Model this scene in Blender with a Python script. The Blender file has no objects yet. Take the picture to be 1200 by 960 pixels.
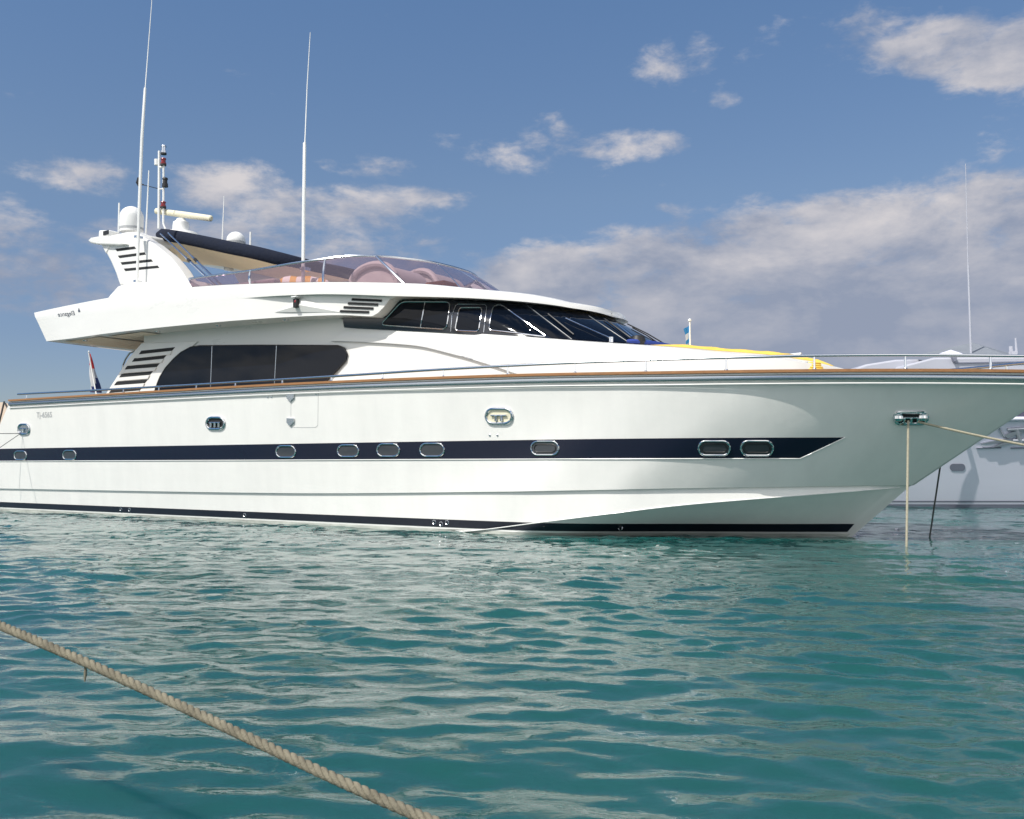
import bpy, bmesh, math, random
import numpy as np
from mathutils import Vector, Matrix
from mathutils.bvhtree import BVHTree
random.seed(7)
R = math.radians
scene = bpy.context.scene
COL = scene.collection

# ------------------------------------------------------------------ camera
F = 1167.0; CX = 600.0; CY = 480.0; CAMH = 1.12
PITCH = math.atan(65 / F)
cam = bpy.data.cameras.new('camera')
cam.sensor_fit = 'HORIZONTAL'; cam.sensor_width = 36.0; cam.lens = 36.0 * F / 1200.0
cam.clip_start = 0.05; cam.clip_end = 9000
camo = bpy.data.objects.new('camera', cam); COL.objects.link(camo)
camo.location = (0, 0, CAMH); camo.rotation_euler = (R(90) + PITCH, 0, 0)
scene.camera = camo

# ------------------------------------------------------------------ light
SUN_EL = R(52)
SUN_H = Vector((-0.74, -0.67, 0)).normalized()      # horizontal direction towards the sun
sd = bpy.data.lights.new('sun', 'SUN'); sd.energy = 3.45; sd.angle = R(0.53); sd.color = (1.0, 0.96, 0.90)
so = bpy.data.objects.new('sun', sd); COL.objects.link(so)
to_sun = Vector((SUN_H.x * math.cos(SUN_EL), SUN_H.y * math.cos(SUN_EL), math.sin(SUN_EL)))
so.rotation_euler = to_sun.to_track_quat('Z', 'Y').to_euler(); so.location = to_sun * 60

def pix_ray(x, y):
    a = (x - CX) / F; b = (CY - y) / F
    return Vector((a, math.cos(PITCH) - b * math.sin(PITCH), math.sin(PITCH) + b * math.cos(PITCH)))

world = bpy.data.worlds.new('World'); scene.world = world; world.use_nodes = True
nt = world.node_tree; nt.nodes.clear()
def wn(t, **k):
    n = nt.nodes.new(t)
    for a, b in k.items(): setattr(n, a, b)
    return n
def wl(a, b): nt.links.new(a, b)
def wmath(op, a, b=None, c=None, clamp=False):
    n = wn('ShaderNodeMath', operation=op); n.use_clamp = clamp
    for i, v in enumerate((a, b, c)):
        if v is None: continue
        if isinstance(v, (int, float)): n.inputs[i].default_value = v
        else: wl(v, n.inputs[i])
    return n.outputs[0]
def wmap(v, a, b, c=0.0, d=1.0, smooth=True):
    n = wn('ShaderNodeMapRange'); n.interpolation_type = 'SMOOTHSTEP' if smooth else 'LINEAR'
    wl(v, n.inputs[0])
    for i, q in zip((1, 2, 3, 4), (a, b, c, d)): n.inputs[i].default_value = q
    return n.outputs[0]
sky = wn('ShaderNodeTexSky'); sky.sky_type = 'NISHITA'; sky.sun_disc = False
sky.sun_elevation = SUN_EL; sky.sun_rotation = math.atan2(SUN_H.x, SUN_H.y)
sky.air_density = 1.0; sky.dust_density = 0.15; sky.ozone_density = 1.6; sky.altitude = 0
tc = wn('ShaderNodeTexCoord')
def wnoise(scale, detail, rough, stretch, offs=(0, 0, 0), dist=0.0):
    m = wn('ShaderNodeMapping'); m.inputs['Scale'].default_value = stretch; m.inputs['Location'].default_value = offs
    wl(tc.outputs['Generated'], m.inputs['Vector'])
    n = wn('ShaderNodeTexNoise'); n.inputs['Scale'].default_value = scale; n.inputs['Detail'].default_value = detail
    n.inputs['Roughness'].default_value = rough; n.inputs['Distortion'].default_value = dist
    wl(m.outputs[0], n.inputs['Vector']); return n.outputs[0]
def blob(px, py, w, h):
    """an elliptical patch of sky direction (azimuth half width w, elevation half height h, both in radians)"""
    d = pix_ray(px, py).normalized(); right = Vector((d.y, -d.x, 0)).normalized(); up = right.cross(d)
    outs = []
    for ax, r in ((right, w), (up, h)):
        n = wn('ShaderNodeVectorMath', operation='DOT_PRODUCT'); wl(tc.outputs['Generated'], n.inputs[0]); n.inputs[1].default_value = ax
        q = wmath('DIVIDE', n.outputs['Value'], r); outs.append(wmath('MULTIPLY', q, q))
    n = wn('ShaderNodeVectorMath', operation='DOT_PRODUCT'); wl(tc.outputs['Generated'], n.inputs[0]); n.inputs[1].default_value = d
    front = wmath('GREATER_THAN', n.outputs['Value'], 0.0)
    r = wmath('SQRT', wmath('ADD', outs[0], outs[1]))
    return wmath('MULTIPLY', wmap(r, 1.25, 0.25, 0, 1), front)
CLOUDS = [  # px, py, half width, half height, strength
    (1250, 470, 290, 270, 1.45), (980, 430, 380, 150, 1.35), (760, 420, 240, 130, 1.25), (650, 335, 130, 62, 1.15), (790, 320, 170, 72, 1.15), (900, 300, 170, 70, 1.05), (1000, 270, 150, 60, .95), (1110, 270, 190, 80, .95),
    (1110, 55, 110, 42, .95), (1200, 62, 110, 50, 1.1), (1035, 45, 40, 22, .7),
    (776, 74, 26, 16, .74), (818, 62, 18, 18, .58), (592, 172, 55, 28, .72), (664, 156, 22, 12, .72), (712, 170, 60, 13, .72), (630, 128, 30, 16, .6),
    (290, 222, 110, 36, .70), (390, 245, 150, 48, .80), (500, 234, 80, 24, .66), (420, 198, 90, 22, .60), (340, 290, 300, 40, .66),
    (30, 330, 140, 50, .85), (70, 355, 170, 50, .8), (82, 206, 60, 12, .60), (10, 300, 60, 36, .74), (795, 245, 20, 8, .55), (845, 118, 16, 7, .5)]
mask = None
for (px, py, w, h, st) in CLOUDS:
    if w < 62: w *= 1.7; h *= 1.9; st *= .74
    b = wmath('MULTIPLY', blob(px, py, w / F, h / F), st)
    mask = b if mask is None else wmath('MAXIMUM', mask, b)
# unseen clouds added behind the camera to raise the fill light, from low noise
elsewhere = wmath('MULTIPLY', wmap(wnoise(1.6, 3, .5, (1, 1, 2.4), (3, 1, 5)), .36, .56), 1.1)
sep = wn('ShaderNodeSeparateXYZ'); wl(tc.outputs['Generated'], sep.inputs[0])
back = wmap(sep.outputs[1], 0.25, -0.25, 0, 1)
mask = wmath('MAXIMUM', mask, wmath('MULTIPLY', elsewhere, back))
n1 = wnoise(6.5, 10, .58, (1, 1, 1.9), (0.3, 0.1, 0.2), .25)
n2 = wnoise(21, 7, .62, (1, 1, 2.3), (1.3, 4.1, 0.2), .3)
n3 = wnoise(60, 5, .6, (1, 1, 2.0), (7.3, 1.1, 3.2), .2)
tex = wmath('ADD', wmath('ADD', wmath('MULTIPLY', n1, .55), wmath('MULTIPLY', n2, .33)), wmath('MULTIPLY', n3, .12))
dens = wmath('ADD', wmath('MULTIPLY', mask, .62), wmath('MULTIPLY', wmath('SUBTRACT', tex, .5), 2.1))
# density: >0.3 is cloud
cov = wmap(dens, .20, .60, 0, .95)
lit_n = wnoise(6.5, 7, .55, (1, 1, 1.9), (0.34, 0.1, 0.30), .25)
lit_f = wnoise(5.0, 8, .6, (1, 1, 2.6), (2.3, 0.7, 1.2), .2)
elev = wmap(sep.outputs[2], 0.03, 0.30, 0, 1, False)
edge = wmap(dens, .95, .40, 0, 1)
litv = wmath('ADD', wmath('MULTIPLY', wmap(lit_f, .42, .66), .62), wmath('MULTIPLY', wmath('MULTIPLY', edge, elev), .42))
up1 = wnoise(6.5, 10, .58, (1, 1, 1.9), (.275, .1, .265), .25); up2 = wnoise(21, 7, .62, (1, 1, 2.3), (1.29, 4.1, .228), .3)
relief = wmath('ADD', wmath('MULTIPLY', wmath('SUBTRACT', n1, up1), 2.6), wmath('MULTIPLY', wmath('SUBTRACT', n2, up2), .7))
litv = wmath('MULTIPLY', wmath('ADD', wmath('MULTIPLY', litv, .75), wmath('ADD', relief, .06), clamp=True), wmap(sep.outputs[2], .10, .26, .35, 1))
mixc = wn('ShaderNodeMix', data_type='RGBA'); wl(litv, mixc.inputs[0])
mixc.inputs[6].default_value = (2.50, 2.85, 3.75, 1); mixc.inputs[7].default_value = (5.9, 5.6, 5.65, 1)
# slightly deeper, less cyan sky
skym = wn('ShaderNodeMix', data_type='RGBA', blend_type='MULTIPLY'); skym.inputs[0].default_value = 1
wl(sky.outputs[0], skym.inputs[6])
tint = wn('ShaderNodeValToRGB'); wl(sep.outputs[2], tint.inputs[0])      # hazier, deeper air towards the horizon
el_ = tint.color_ramp.elements; el_[0].position = .05; el_[0].color = (.52, .54, .66, 1); el_[1].position = .45; el_[1].color = (.80, .92, 1.02, 1)
for p_, c_ in ((.12, (.56, .58, .70)), (.26, (.78, .79, .83))): e_ = el_.new(p_); e_.color = (*c_, 1)
wl(tint.outputs[0], skym.inputs[7])
mixb = wn('ShaderNodeMix', data_type='RGBA'); wl(back, mixb.inputs[0]); wl(mixc.outputs[2], mixb.inputs[6]); mixb.inputs[7].default_value = (12.5, 12.3, 12.0, 1)   # bright white of the unseen clouds added for fill
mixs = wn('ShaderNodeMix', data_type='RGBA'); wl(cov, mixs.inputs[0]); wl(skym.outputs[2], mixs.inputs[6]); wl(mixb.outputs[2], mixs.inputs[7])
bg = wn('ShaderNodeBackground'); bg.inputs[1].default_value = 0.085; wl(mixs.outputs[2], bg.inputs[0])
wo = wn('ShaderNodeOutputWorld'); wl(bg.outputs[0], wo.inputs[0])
world.cycles.sampling_method = 'MANUAL'; world.cycles.sample_map_resolution = 512

vs = scene.view_settings; vs.view_transform = 'Standard'; vs.look = 'None'; vs.gamma = 1; vs.use_curve_mapping = False; vs.exposure = 0.48
cy = scene.cycles
cy.use_denoising = True; cy.denoiser = 'OPENIMAGEDENOISE'; cy.max_bounces = 10; cy.diffuse_bounces = 3; cy.glossy_bounces = 5
cy.transparent_max_bounces = 16; cy.sample_clamp_indirect = 6; cy.caustics_reflective = True; cy.blur_glossy = 0.4

# ------------------------------------------------------------------ frames of reference
# yacht frame: s runs from the stern to the bow, t from the side we see (negative) to the far side, z up
TH = math.atan2(1720, 1168.8)
U = Vector((math.sin(TH), -math.cos(TH), 0)); N = Vector((math.cos(TH), math.sin(TH), 0))
ORG = Vector((-12.8918, 28.0746, 0))
CAML = Vector(((-ORG).dot(U), (-ORG).dot(N), CAMH))
def lray(x, y):
    d = pix_ray(x, y); return Vector((d.dot(U), d.dot(N), d.z))
def P(x, y, t):
    d = lray(x, y); k = (t - CAML.y) / d.y; return CAML + d * k
def PZ(x, y, z=0.0):
    d = lray(x, y); return CAML + d * ((z - CAML.z) / d.z)
def proj(s, t, z):
    p = U * s + N * t + ORG; Z = z - CAMH
    f = p.y * math.cos(PITCH) + Z * math.sin(PITCH); v = -p.y * math.sin(PITCH) + Z * math.cos(PITCH)
    return CX + F * p.x / f, CY - F * v / f, f
def QY(x, y, Y):              # world point at depth Y
    d = pix_ray(x, y); k = Y / d.y; return Vector((d.x * k, Y, CAMH + d.z * k))

def pchip(pts):
    xs = [p[0] for p in pts]; ys = [p[1] for p in pts]; n = len(xs)
    h = [xs[i+1]-xs[i] for i in range(n-1)]; d = [(ys[i+1]-ys[i])/h[i] for i in range(n-1)]
    m = [0.0]*n; m[0] = d[0]; m[-1] = d[-1]
    for i in range(1, n-1):
        if d[i-1]*d[i] > 0:
            w1 = 2*h[i]+h[i-1]; w2 = h[i]+2*h[i-1]; m[i] = (w1+w2)/(w1/d[i-1]+w2/d[i])
    def f(x):
        if x <= xs[0]: return ys[0]+(x-xs[0])*m[0]
        if x >= xs[-1]: return ys[-1]+(x-xs[-1])*m[-1]
        i = 0
        while x > xs[i+1]: i += 1
        q = (x-xs[i])/h[i]; q2 = q*q; q3 = q2*q
        return (2*q3-3*q2+1)*ys[i]+(q3-2*q2+q)*h[i]*m[i]+(-2*q3+3*q2)*ys[i+1]+(q3-q2)*h[i]*m[i+1]
    return f
def zon(s, t, yf, z=3.5):     # height at plan point (s,t) on a traced line
    for _ in range(8):
        x, y, dep = proj(s, t, z); z += (y - yf(x)) / F * dep
    return z
def plan(pts, n):             # smooth resample of a plan curve by arc length
    P2 = [Vector(p) for p in pts]; acc = [0]
    for a, b in zip(P2, P2[1:]): acc.append(acc[-1] + (b-a).length)
    fs = [pchip([(acc[i], P2[i][k]) for i in range(len(P2))]) for k in range(len(P2[0]))]
    return [tuple(f(acc[-1]*i/(n-1)) for f in fs) for i in range(n)]

# ------------------------------------------------------------------ materials
MATS = {}
def mat(name, col, rough=.5, metal=0.0, spec=.5, coat=0.0, noise=None, bump=None, ior=None, vec=None):
    m = bpy.data.materials.new(name); m.use_nodes = True; t = m.node_tree; b = t.nodes['Principled BSDF']
    b.inputs['Base Color'].default_value = (*col, 1); b.inputs['Roughness'].default_value = rough
    b.inputs['Metallic'].default_value = metal; b.inputs['Specular IOR Level'].default_value = spec
    b.inputs['Coat Weight'].default_value = coat; b.inputs['Coat Roughness'].default_value = .06
    if ior: b.inputs['IOR'].default_value = ior
    tcn = t.nodes.new('ShaderNodeTexCoord')
    def nz(sc, stretch):
        mp = t.nodes.new('ShaderNodeMapping'); mp.inputs['Scale'].default_value = stretch
        t.links.new(tcn.outputs['Object'], mp.inputs[0])
        n = t.nodes.new('ShaderNodeTexNoise'); n.inputs['Scale'].default_value = sc; n.inputs['Detail'].default_value = 6
        n.inputs['Roughness'].default_value = .6
        t.links.new(mp.outputs[0], n.inputs['Vector']); return n
    if noise:   # (scale, amount, stretch)
        n = nz(noise[0], noise[2]); mr = t.nodes.new('ShaderNodeMapRange')
        mr.inputs[1].default_value = .3; mr.inputs[2].default_value = .7
        mr.inputs[3].default_value = 1-noise[1]; mr.inputs[4].default_value = 1.0
        t.links.new(n.outputs[0], mr.inputs[0])
        vm = t.nodes.new('ShaderNodeVectorMath'); vm.operation = 'SCALE'; vm.inputs[0].default_value = col
        t.links.new(mr.outputs[0], vm.inputs['Scale']); t.links.new(vm.outputs[0], b.inputs['Base Color'])
        mr2 = t.nodes.new('ShaderNodeMapRange'); mr2.inputs[3].default_value = rough*.8; mr2.inputs[4].default_value = rough*1.3
        t.links.new(n.outputs[0], mr2.inputs[0]); t.links.new(mr2.outputs[0], b.inputs['Roughness'])
    if bump:    # (scale, distance, stretch)
        n = nz(bump[0], bump[2]); bp = t.nodes.new('ShaderNodeBump'); bp.inputs['Distance'].default_value = bump[1]
        t.links.new(n.outputs[0], bp.inputs['Height']); t.links.new(bp.outputs[0], b.inputs['Normal'])
    MATS[name] = m; return m
mat('gelcoat', (.80, .79, .755), .22, coat=.35, noise=(2.6, .07, (1, 1, .22)), bump=(1.1, .010, (1, 1, 1)))
mat('gelcoat_fly', (.75, .74, .71), .28, coat=.25, noise=(2.0, .04, (.5, .5, 1.5)))
mat('navy_paint', (.008, .011, .026), .12, spec=.35, bump=(.9, .003, (1, 1, 1)))
mat('boot_paint', (.010, .012, .022), .3, noise=(9, .3, (1, 1, 1)))
mat('antifoul', (.58, .60, .54), .5, noise=(5, .5, (.5, .5, 2)))
mat('chrome', (.75, .76, .78), .12, 1.0)
mat('steel', (.62, .64, .67), .22, 1.0)
mat('rub_steel', (.42, .46, .50), .25, 1.0, bump=(3, .002, (1, 1, 1)))
mat('teak', (.36, .17, .065), .45, noise=(14, .35, (.3, 3, 3)))
mat('deck_teak', (.34, .24, .15), .6, noise=(10, .3, (.3, 3, 3)))
mat('dark_glass', (.002, .004, .009), .03, spec=.20)
mat('band', (.010, .013, .022), .10, coat=.4)
mat('port_glass', (.045, .05, .058), .05, spec=.5)
mat('dark_trim', (.10, .11, .12), .4)
mat('black', (.012, .012, .013), .5)
mat('slit', (.008, .009, .010), .7)
mat('navy_canvas', (.013, .018, .035), .85, spec=.2, noise=(9, .3, (1, 1, 1)), bump=(12, .02, (1, 1, 1)))
mat('soffit', (.74, .68, .57), .6)
mat('beige_lining', (.84, .68, .46), .7, noise=(5, .08, (1, 1, 1)))
mat('white_plastic', (.80, .80, .78), .35, noise=(4, .04, (1, 1, 1)))
mat('cream_plastic', (.74, .69, .52), .4, noise=(6, .06, (1, 1, 1)))
mat('yellow_canvas', (.85, .58, .10), .7, noise=(7, .15, (1, 1, 1)), bump=(9, .015, (1, 1, 1)))
mat('blue_canvas', (.02, .05, .28), .7, bump=(9, .015, (1, 1, 1)))
mat('vinyl', (.58, .52, .50), .5, noise=(4, .06, (1, 1, 1)))
mat('orange', (.70, .22, .03), .6)
mat('red_lens', (.22, .015, .02), .25)
mat('grey_text', (.36, .37, .38), .5)
mat('dark_text', (.05, .06, .09), .5)
mat('rope', (.27, .245, .18), .85, spec=.2, noise=(14, .5, (1, 1, 1)), bump=(220, .005, (1, 1, 1)))
mat('rope_pale', (.40, .37, .28), .85, spec=.2, noise=(40, .3, (1, 1, 1)))
mat('rope_dark', (.07, .075, .075), .8, spec=.2)
mat('flag_red', (.50, .03, .03), .8); mat('flag_white', (.45, .46, .48), .8); mat('flag_blue', (.015, .03, .13), .8); mat('flag_sea', (.015, .15, .34), .8)
mat('far_white', (.74, .74, .85), .35, coat=.2, noise=(.9, .06, (.3, .3, 1.5)))
mat('far_pale', (.46, .47, .53), .4, noise=(1.5, .08, (1, 1, 1)))
mat('far_grey', (.20, .21, .27), .5, noise=(2, .1, (1, 1, 1)))
mat('far_dark', (.08, .085, .13), .3)
mat('far_canvas', (.20, .22, .25), .7, noise=(2, .1, (1, 1, 1)))
mat('far_steel', (.35, .37, .42), .45, .3)
mat('stone', (.40, .35, .28), .9, noise=(3, .35, (1, 1, 1)), bump=(6, .05, (1, 1, 1)))
mat('tan_canvas', (.52, .42, .33), .8, noise=(2, .1, (1, 1, 1)))
mat('stripe_cushion', (.78, .72, .68), .7)
# striped cushion: procedural yellow bands
m = MATS['stripe_cushion']; t = m.node_tree; b = t.nodes['Principled BSDF']
tcn = t.nodes.new('ShaderNodeTexCoord'); wv = t.nodes.new('ShaderNodeTexWave'); wv.wave_type = 'BANDS'; wv.bands_direction = 'X'
wv.inputs['Scale'].default_value = .95; t.links.new(tcn.outputs['Object'], wv.inputs[0])
cr_ = t.nodes.new('ShaderNodeValToRGB'); cr_.color_ramp.elements[0].position = .52; cr_.color_ramp.elements[1].position = .60
cr_.color_ramp.elements[0].color = (.80, .70, .66, 1); cr_.color_ramp.elements[1].color = (.72, .36, .04, 1)
t.links.new(wv.outputs[0], cr_.inputs[0]); t.links.new(cr_.outputs[0], b.inputs['Base Color'])
# smoked pink acrylic
m = bpy.data.materials.new('pink_glass'); m.use_nodes = True; t = m.node_tree; t.nodes.clear(); MATS['pink_glass'] = m
tr = t.nodes.new('ShaderNodeBsdfTransparent'); tr.inputs[0].default_value = (.62, .50, .54, 1)
gl = t.nodes.new('ShaderNodeBsdfGlossy'); gl.inputs['Roughness'].default_value = .03; gl.inputs[0].default_value = (.9, .9, .95, 1)
df = t.nodes.new('ShaderNodeBsdfDiffuse'); df.inputs[0].default_value = (.27, .22, .26, 1)
fr = t.nodes.new('ShaderNodeFresnel'); fr.inputs[0].default_value = 1.49
mx0 = t.nodes.new('ShaderNodeMixShader'); mx0.inputs[0].default_value = .22
mx = t.nodes.new('ShaderNodeMixShader'); ou = t.nodes.new('ShaderNodeOutputMaterial')
t.links.new(tr.outputs[0], mx0.inputs[1]); t.links.new(df.outputs[0], mx0.inputs[2])
t.links.new(fr.outputs[0], mx.inputs[0]); t.links.new(mx0.outputs[0], mx.inputs[1]); t.links.new(gl.outputs[0], mx.inputs[2]); t.links.new(mx.outputs[0], ou.inputs[0])

# ------------------------------------------------------------------ mesh helpers
class MB:
    def __init__(s): s.v = []; s.f = []; s.m = []
    def add(s, vs, fs, mi=0):
        o = len(s.v); s.v += [tuple(v) for v in vs]; s.f += [tuple(i+o for i in f) for f in fs]; s.m += [mi]*len(fs); return s
    def grid(s, rows, mi=0, closeu=False):      # rows: list of equal-length point lists
        n = len(rows[0]); vs = [p for r in rows for p in r]; fs = []
        for i in range(len(rows)-1):
            for j in range(n-1 if not closeu else n):
                a = i*n+j; b_ = i*n+(j+1) % n; fs.append((a, b_, b_+n, a+n))
        return s.add(vs, fs, mi)
    def box(s, c, size, rot=None, mi=0):
        c = Vector(c); h = [q/2 for q in size]; vs = []
        for x in (-1, 1):
            for y in (-1, 1):
                for z in (-1, 1):
                    p = Vector((x*h[0], y*h[1], z*h[2])); vs.append(c + (rot @ p if rot else p))
        return s.add(vs, [(0,1,3,2),(4,6,7,5),(0,4,5,1),(2,3,7,6),(0,2,6,4),(1,5,7,3)], mi)
    def tube(s, pts, r, n=8, closed=False, caps=True, mi=0, flat=1.0, up=None):
        pts = [Vector(p) for p in pts]; m = len(pts); rr = r if isinstance(r, (list, tuple)) else [r]*m
        rings = []; ref = Vector(up) if up else Vector((0, 0, 1))
        for i in range(m):
            if closed: tg = pts[(i+1) % m]-pts[i-1]
            else: tg = pts[min(i+1, m-1)]-pts[max(i-1, 0)]
            if tg.length < 1e-9: tg = Vector((1, 0, 0))
            tg.normalize(); rf = ref if abs(tg.dot(ref)) < .95 else Vector((0, 1, 0))
            a = tg.cross(rf).normalized(); b2 = a.cross(tg).normalized()
            rings.append([pts[i] + a*math.cos(2*math.pi*k/n)*rr[i]*flat + b2*math.sin(2*math.pi*k/n)*rr[i] for k in range(n)])
        if closed: rings.append(rings[0])
        s.grid(rings, mi, closeu=True)
        if caps and not closed:
            o = len(s.v)-m*n; s.f.append(tuple(o+k for k in range(n))[::-1]); s.f.append(tuple(o+(m-1)*n+k for k in range(n))); s.m += [mi, mi]
        return s
    def lathe(s, base, prof, n=24, axis=None, mi=0):      # prof: (radius, height)
        base = Vector(base); q = Vector((0, 0, 1)).rotation_difference(Vector(axis)) if axis else None; rows = []
        for (r, h) in prof:
            row = []
            for k in range(n):
                p = Vector((r*math.cos(2*math.pi*k/n), r*math.sin(2*math.pi*k/n), h)); row.append(base + (q @ p if q else p))
            rows.append(row)
        s.grid(rows, mi, closeu=True); return s
    def prism(s, poly, off, mi=0):               # poly: 3D points, extruded by vector off
        n = len(poly); off = Vector(off); vs = [Vector(p) for p in poly] + [Vector(p)+off for p in poly]
        return s.add(vs, [tuple(range(n))[::-1], tuple(range(n, 2*n))] + [(i, (i+1) % n, n+(i+1) % n, n+i) for i in range(n)], mi)
    def build(s, name, mats, parent=None, smooth=True, ang=32, bevel=0, label=None, recalc=True, sub=0):
        me = bpy.data.meshes.new(name); me.from_pydata(s.v, [], s.f)
        mats = mats if isinstance(mats, (list, tuple)) else [mats]
        for q in mats: me.materials.append(MATS[q])
        if len(mats) > 1: me.polygons.foreach_set('material_index', s.m)
        bm = bmesh.new(); bm.from_mesh(me); bmesh.ops.remove_doubles(bm, verts=bm.verts, dist=1e-5)
        if recalc: bmesh.ops.recalc_face_normals(bm, faces=bm.faces)
        bm.to_mesh(me); bm.free()
        if smooth: me.shade_smooth(); me.set_sharp_from_angle(angle=R(ang))
        o = bpy.data.objects.new(name, me); COL.objects.link(o)
        if parent: o.parent = parent
        if bevel:
            bv = o.modifiers.new('bevel', 'BEVEL'); bv.width = bevel; bv.segments = 3; bv.limit_method = 'ANGLE'; bv.angle_limit = R(40)
        if label: o['label'] = label
        return o
def tag(o, label=None, cat=None, group=None, kind=None):
    if label: o['label'] = label
    if cat: o['category'] = cat
    if group: o['group'] = group
    if kind: o['kind'] = kind
    return o
def empty(name, loc, rz=0):
    o = bpy.data.objects.new(name, None); COL.objects.link(o); o.location = loc; o.rotation_euler = (0, 0, rz); return o
def bvh(o):
    dg = bpy.context.evaluated_depsgraph_get(); me = o.data
    return BVHTree.FromPolygons([v.co for v in me.vertices], [p.vertices for p in me.polygons])
def hit(tree, x, y, off=0.0):
    d = lray(x, y).normalized(); loc, nrm, _, _ = tree.ray_cast(CAML, d)
    if loc is None:
        loc, nrm, _, _ = tree.find_nearest(P(x, y, -2.2))
    if nrm.dot(d) > 0: nrm = -nrm
    return loc + nrm*off, nrm
def rrect(x0, y0, x1, y1, r, n=5, skew=0.0):
    pts = []
    for cx_, cy_, a0 in ((x1-r, y0+r, -90), (x1-r, y1-r, 0), (x0+r, y1-r, 90), (x0+r, y0+r, 180)):
        for k in range(n+1):
            a = R(a0+90*k/n); pts.append((cx_+r*math.cos(a), cy_+r*math.sin(a)))
    ym = (y0+y1)/2
    return [(x+(ym-y)*skew, y) for x, y in pts]
def rpoly(pts, r, n=4):        # round the corners of a pixel polygon
    out = []; m = len(pts)
    for i in range(m):
        p0 = Vector(pts[i-1]); p1 = Vector(pts[i]); p2 = Vector(pts[(i+1) % m])
        a = (p0-p1); b_ = (p2-p1); ra = min(r, a.length*.45); rb = min(r, b_.length*.45)
        A = p1+a.normalized()*ra; B = p1+b_.normalized()*rb
        for k in range(n+1):
            q = k/n; out.append(tuple((A*(1-q)**2 + p1*2*q*(1-q) + B*q*q)))
    return out
def dens_px(pts, step=3.0, closed=True):
    out = []; m = len(pts)
    for i in range(m if closed else m-1):
        a = Vector(pts[i]); b_ = Vector(pts[(i+1) % m]); k = max(1, int((b_-a).length/step))
        for j in range(k): out.append(tuple(a+(b_-a)*j/k))
    if not closed: out.append(tuple(pts[-1]))
    return out
def on(tree, px, off): return [hit(tree, x, y, off)[0] for x, y in px]
def pane(tree, outline, off, nring=5):        # fills an outline with rings shrinking to the centre, following the surface
    cx_ = sum(p[0] for p in outline)/len(outline); cy_ = sum(p[1] for p in outline)/len(outline)
    rows = []
    for i in range(nring+1):
        k = 1-i/nring*.999
        rows.append(on(tree, [(cx_+(x-cx_)*k, cy_+(y-cy_)*k) for x, y in outline], off))
    mb = MB(); mb.grid(rows, closeu=True); return mb

# ================================================================== WATER
def ocean_tile(Nn, L, kp, lo, hi, seed, wind=(0.25, 1.0), power=3.6):
    rg = np.random.default_rng(seed); k1 = np.fft.fftfreq(Nn, L/Nn)*2*np.pi
    kx, ky = np.meshgrid(k1, k1, indexing='ij'); k = np.hypot(kx, ky); k[0, 0] = 1e9
    w = np.array(wind)/np.hypot(*wind); cosd = (kx*w[0]+ky*w[1])/k
    A = np.exp(-.5*(kp/k)**2*1.2) * k**(-power/2-.5) * (.16+.84*np.abs(cosd)**3) * (k > lo) * (1/(1+(k/hi)**4))
    ph = (rg.normal(size=(Nn, Nn))+1j*rg.normal(size=(Nn, Nn)))*A
    h = np.fft.ifft2(ph).real
    sx = np.fft.ifft2(ph*1j*kx); sy = np.fft.ifft2(ph*1j*ky)
    sl = np.sqrt((np.fft.ifft2(1j*kx*np.fft.fft2(h)).real**2+np.fft.ifft2(1j*ky*np.fft.fft2(h)).real**2).mean())
    Hf = np.fft.fft2(h); dx = np.fft.ifft2(1j*kx/k*Hf).real; dy = np.fft.ifft2(1j*ky/k*Hf).real
    return h/sl, dx/sl, dy/sl
def bil(T, L, X, Y):
    n = T.shape[0]; a = (X/L*n) % n; b_ = (Y/L*n) % n; i = np.floor(a).astype(int); j = np.floor(b_).astype(int)
    fa = a-i; fb = b_-j; i %= n; j %= n; i2 = (i+1) % n; j2 = (j+1) % n
    return T[i, j]*(1-fa)*(1-fb)+T[i2, j]*fa*(1-fb)+T[i, j2]*(1-fa)*fb+T[i2, j2]*fa*fb
def axis(c, a, g, X):
    out = [0.0]; st = a
    while out[-1] < X:
        out.append(out[-1]+a+g*out[-1])
    o = out[-1]; st = o*.06
    while o < 4000: o += st; st *= 1.35; out.append(o)
    out = np.array(out); return np.concatenate([c-out[:0:-1], c+out])
gx = axis(0.0, .026, .0060, 40); gy = axis(4.5, .026, .0060, 45)
X, Y = np.meshgrid(gx, gy, indexing='ij')
T1 = ocean_tile(640, 11.3, 2*np.pi/.56, 2.6, 60, 11, (.22, 1.0), 3.3)
T2 = ocean_tile(512, 37.0, 2*np.pi/2.6, .5, 14, 5, (-.15, 1.0), 4.0)
T3 = ocean_tile(256, 4.7, 2*np.pi/.24, 14, 90, 8, (.5, 1.0), 3.0)
dist = np.hypot(X, Y-0); fade = 1/(1+(dist/160)**3)
ca, sa = math.cos(.35), math.sin(.35)
X2, Y2 = X*ca-Y*sa, X*sa+Y*ca
A1, A2, A3 = .132, .034, .036
calm = .75+.5*np.clip(bil(T2[0], 53.0, Y*.8+3, X*.7)*2.0+.5, 0, 1)
Hh = (A1*bil(T1[0], 11.3, X, Y)*calm + A2*bil(T2[0], 37.0, X2, Y2) + A3*bil(T3[0], 4.7, X2, Y2)*calm*(1/(1+(dist/22)**3)))*fade
DX = (A1*bil(T1[1], 11.3, X, Y)+A2*bil(T2[1], 37.0, X2, Y2))*fade*.9
DY = (A1*bil(T1[2], 11.3, X, Y)+A2*bil(T2[2], 37.0, X2, Y2))*fade*.9
XX = X+DX; YY = Y+DY
nx, ny = X.shape
co = np.empty((nx*ny, 3), np.float32); co[:, 0] = XX.ravel(); co[:, 1] = YY.ravel(); co[:, 2] = Hh.ravel()
idx = np.arange(nx*ny).reshape(nx, ny)
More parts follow.
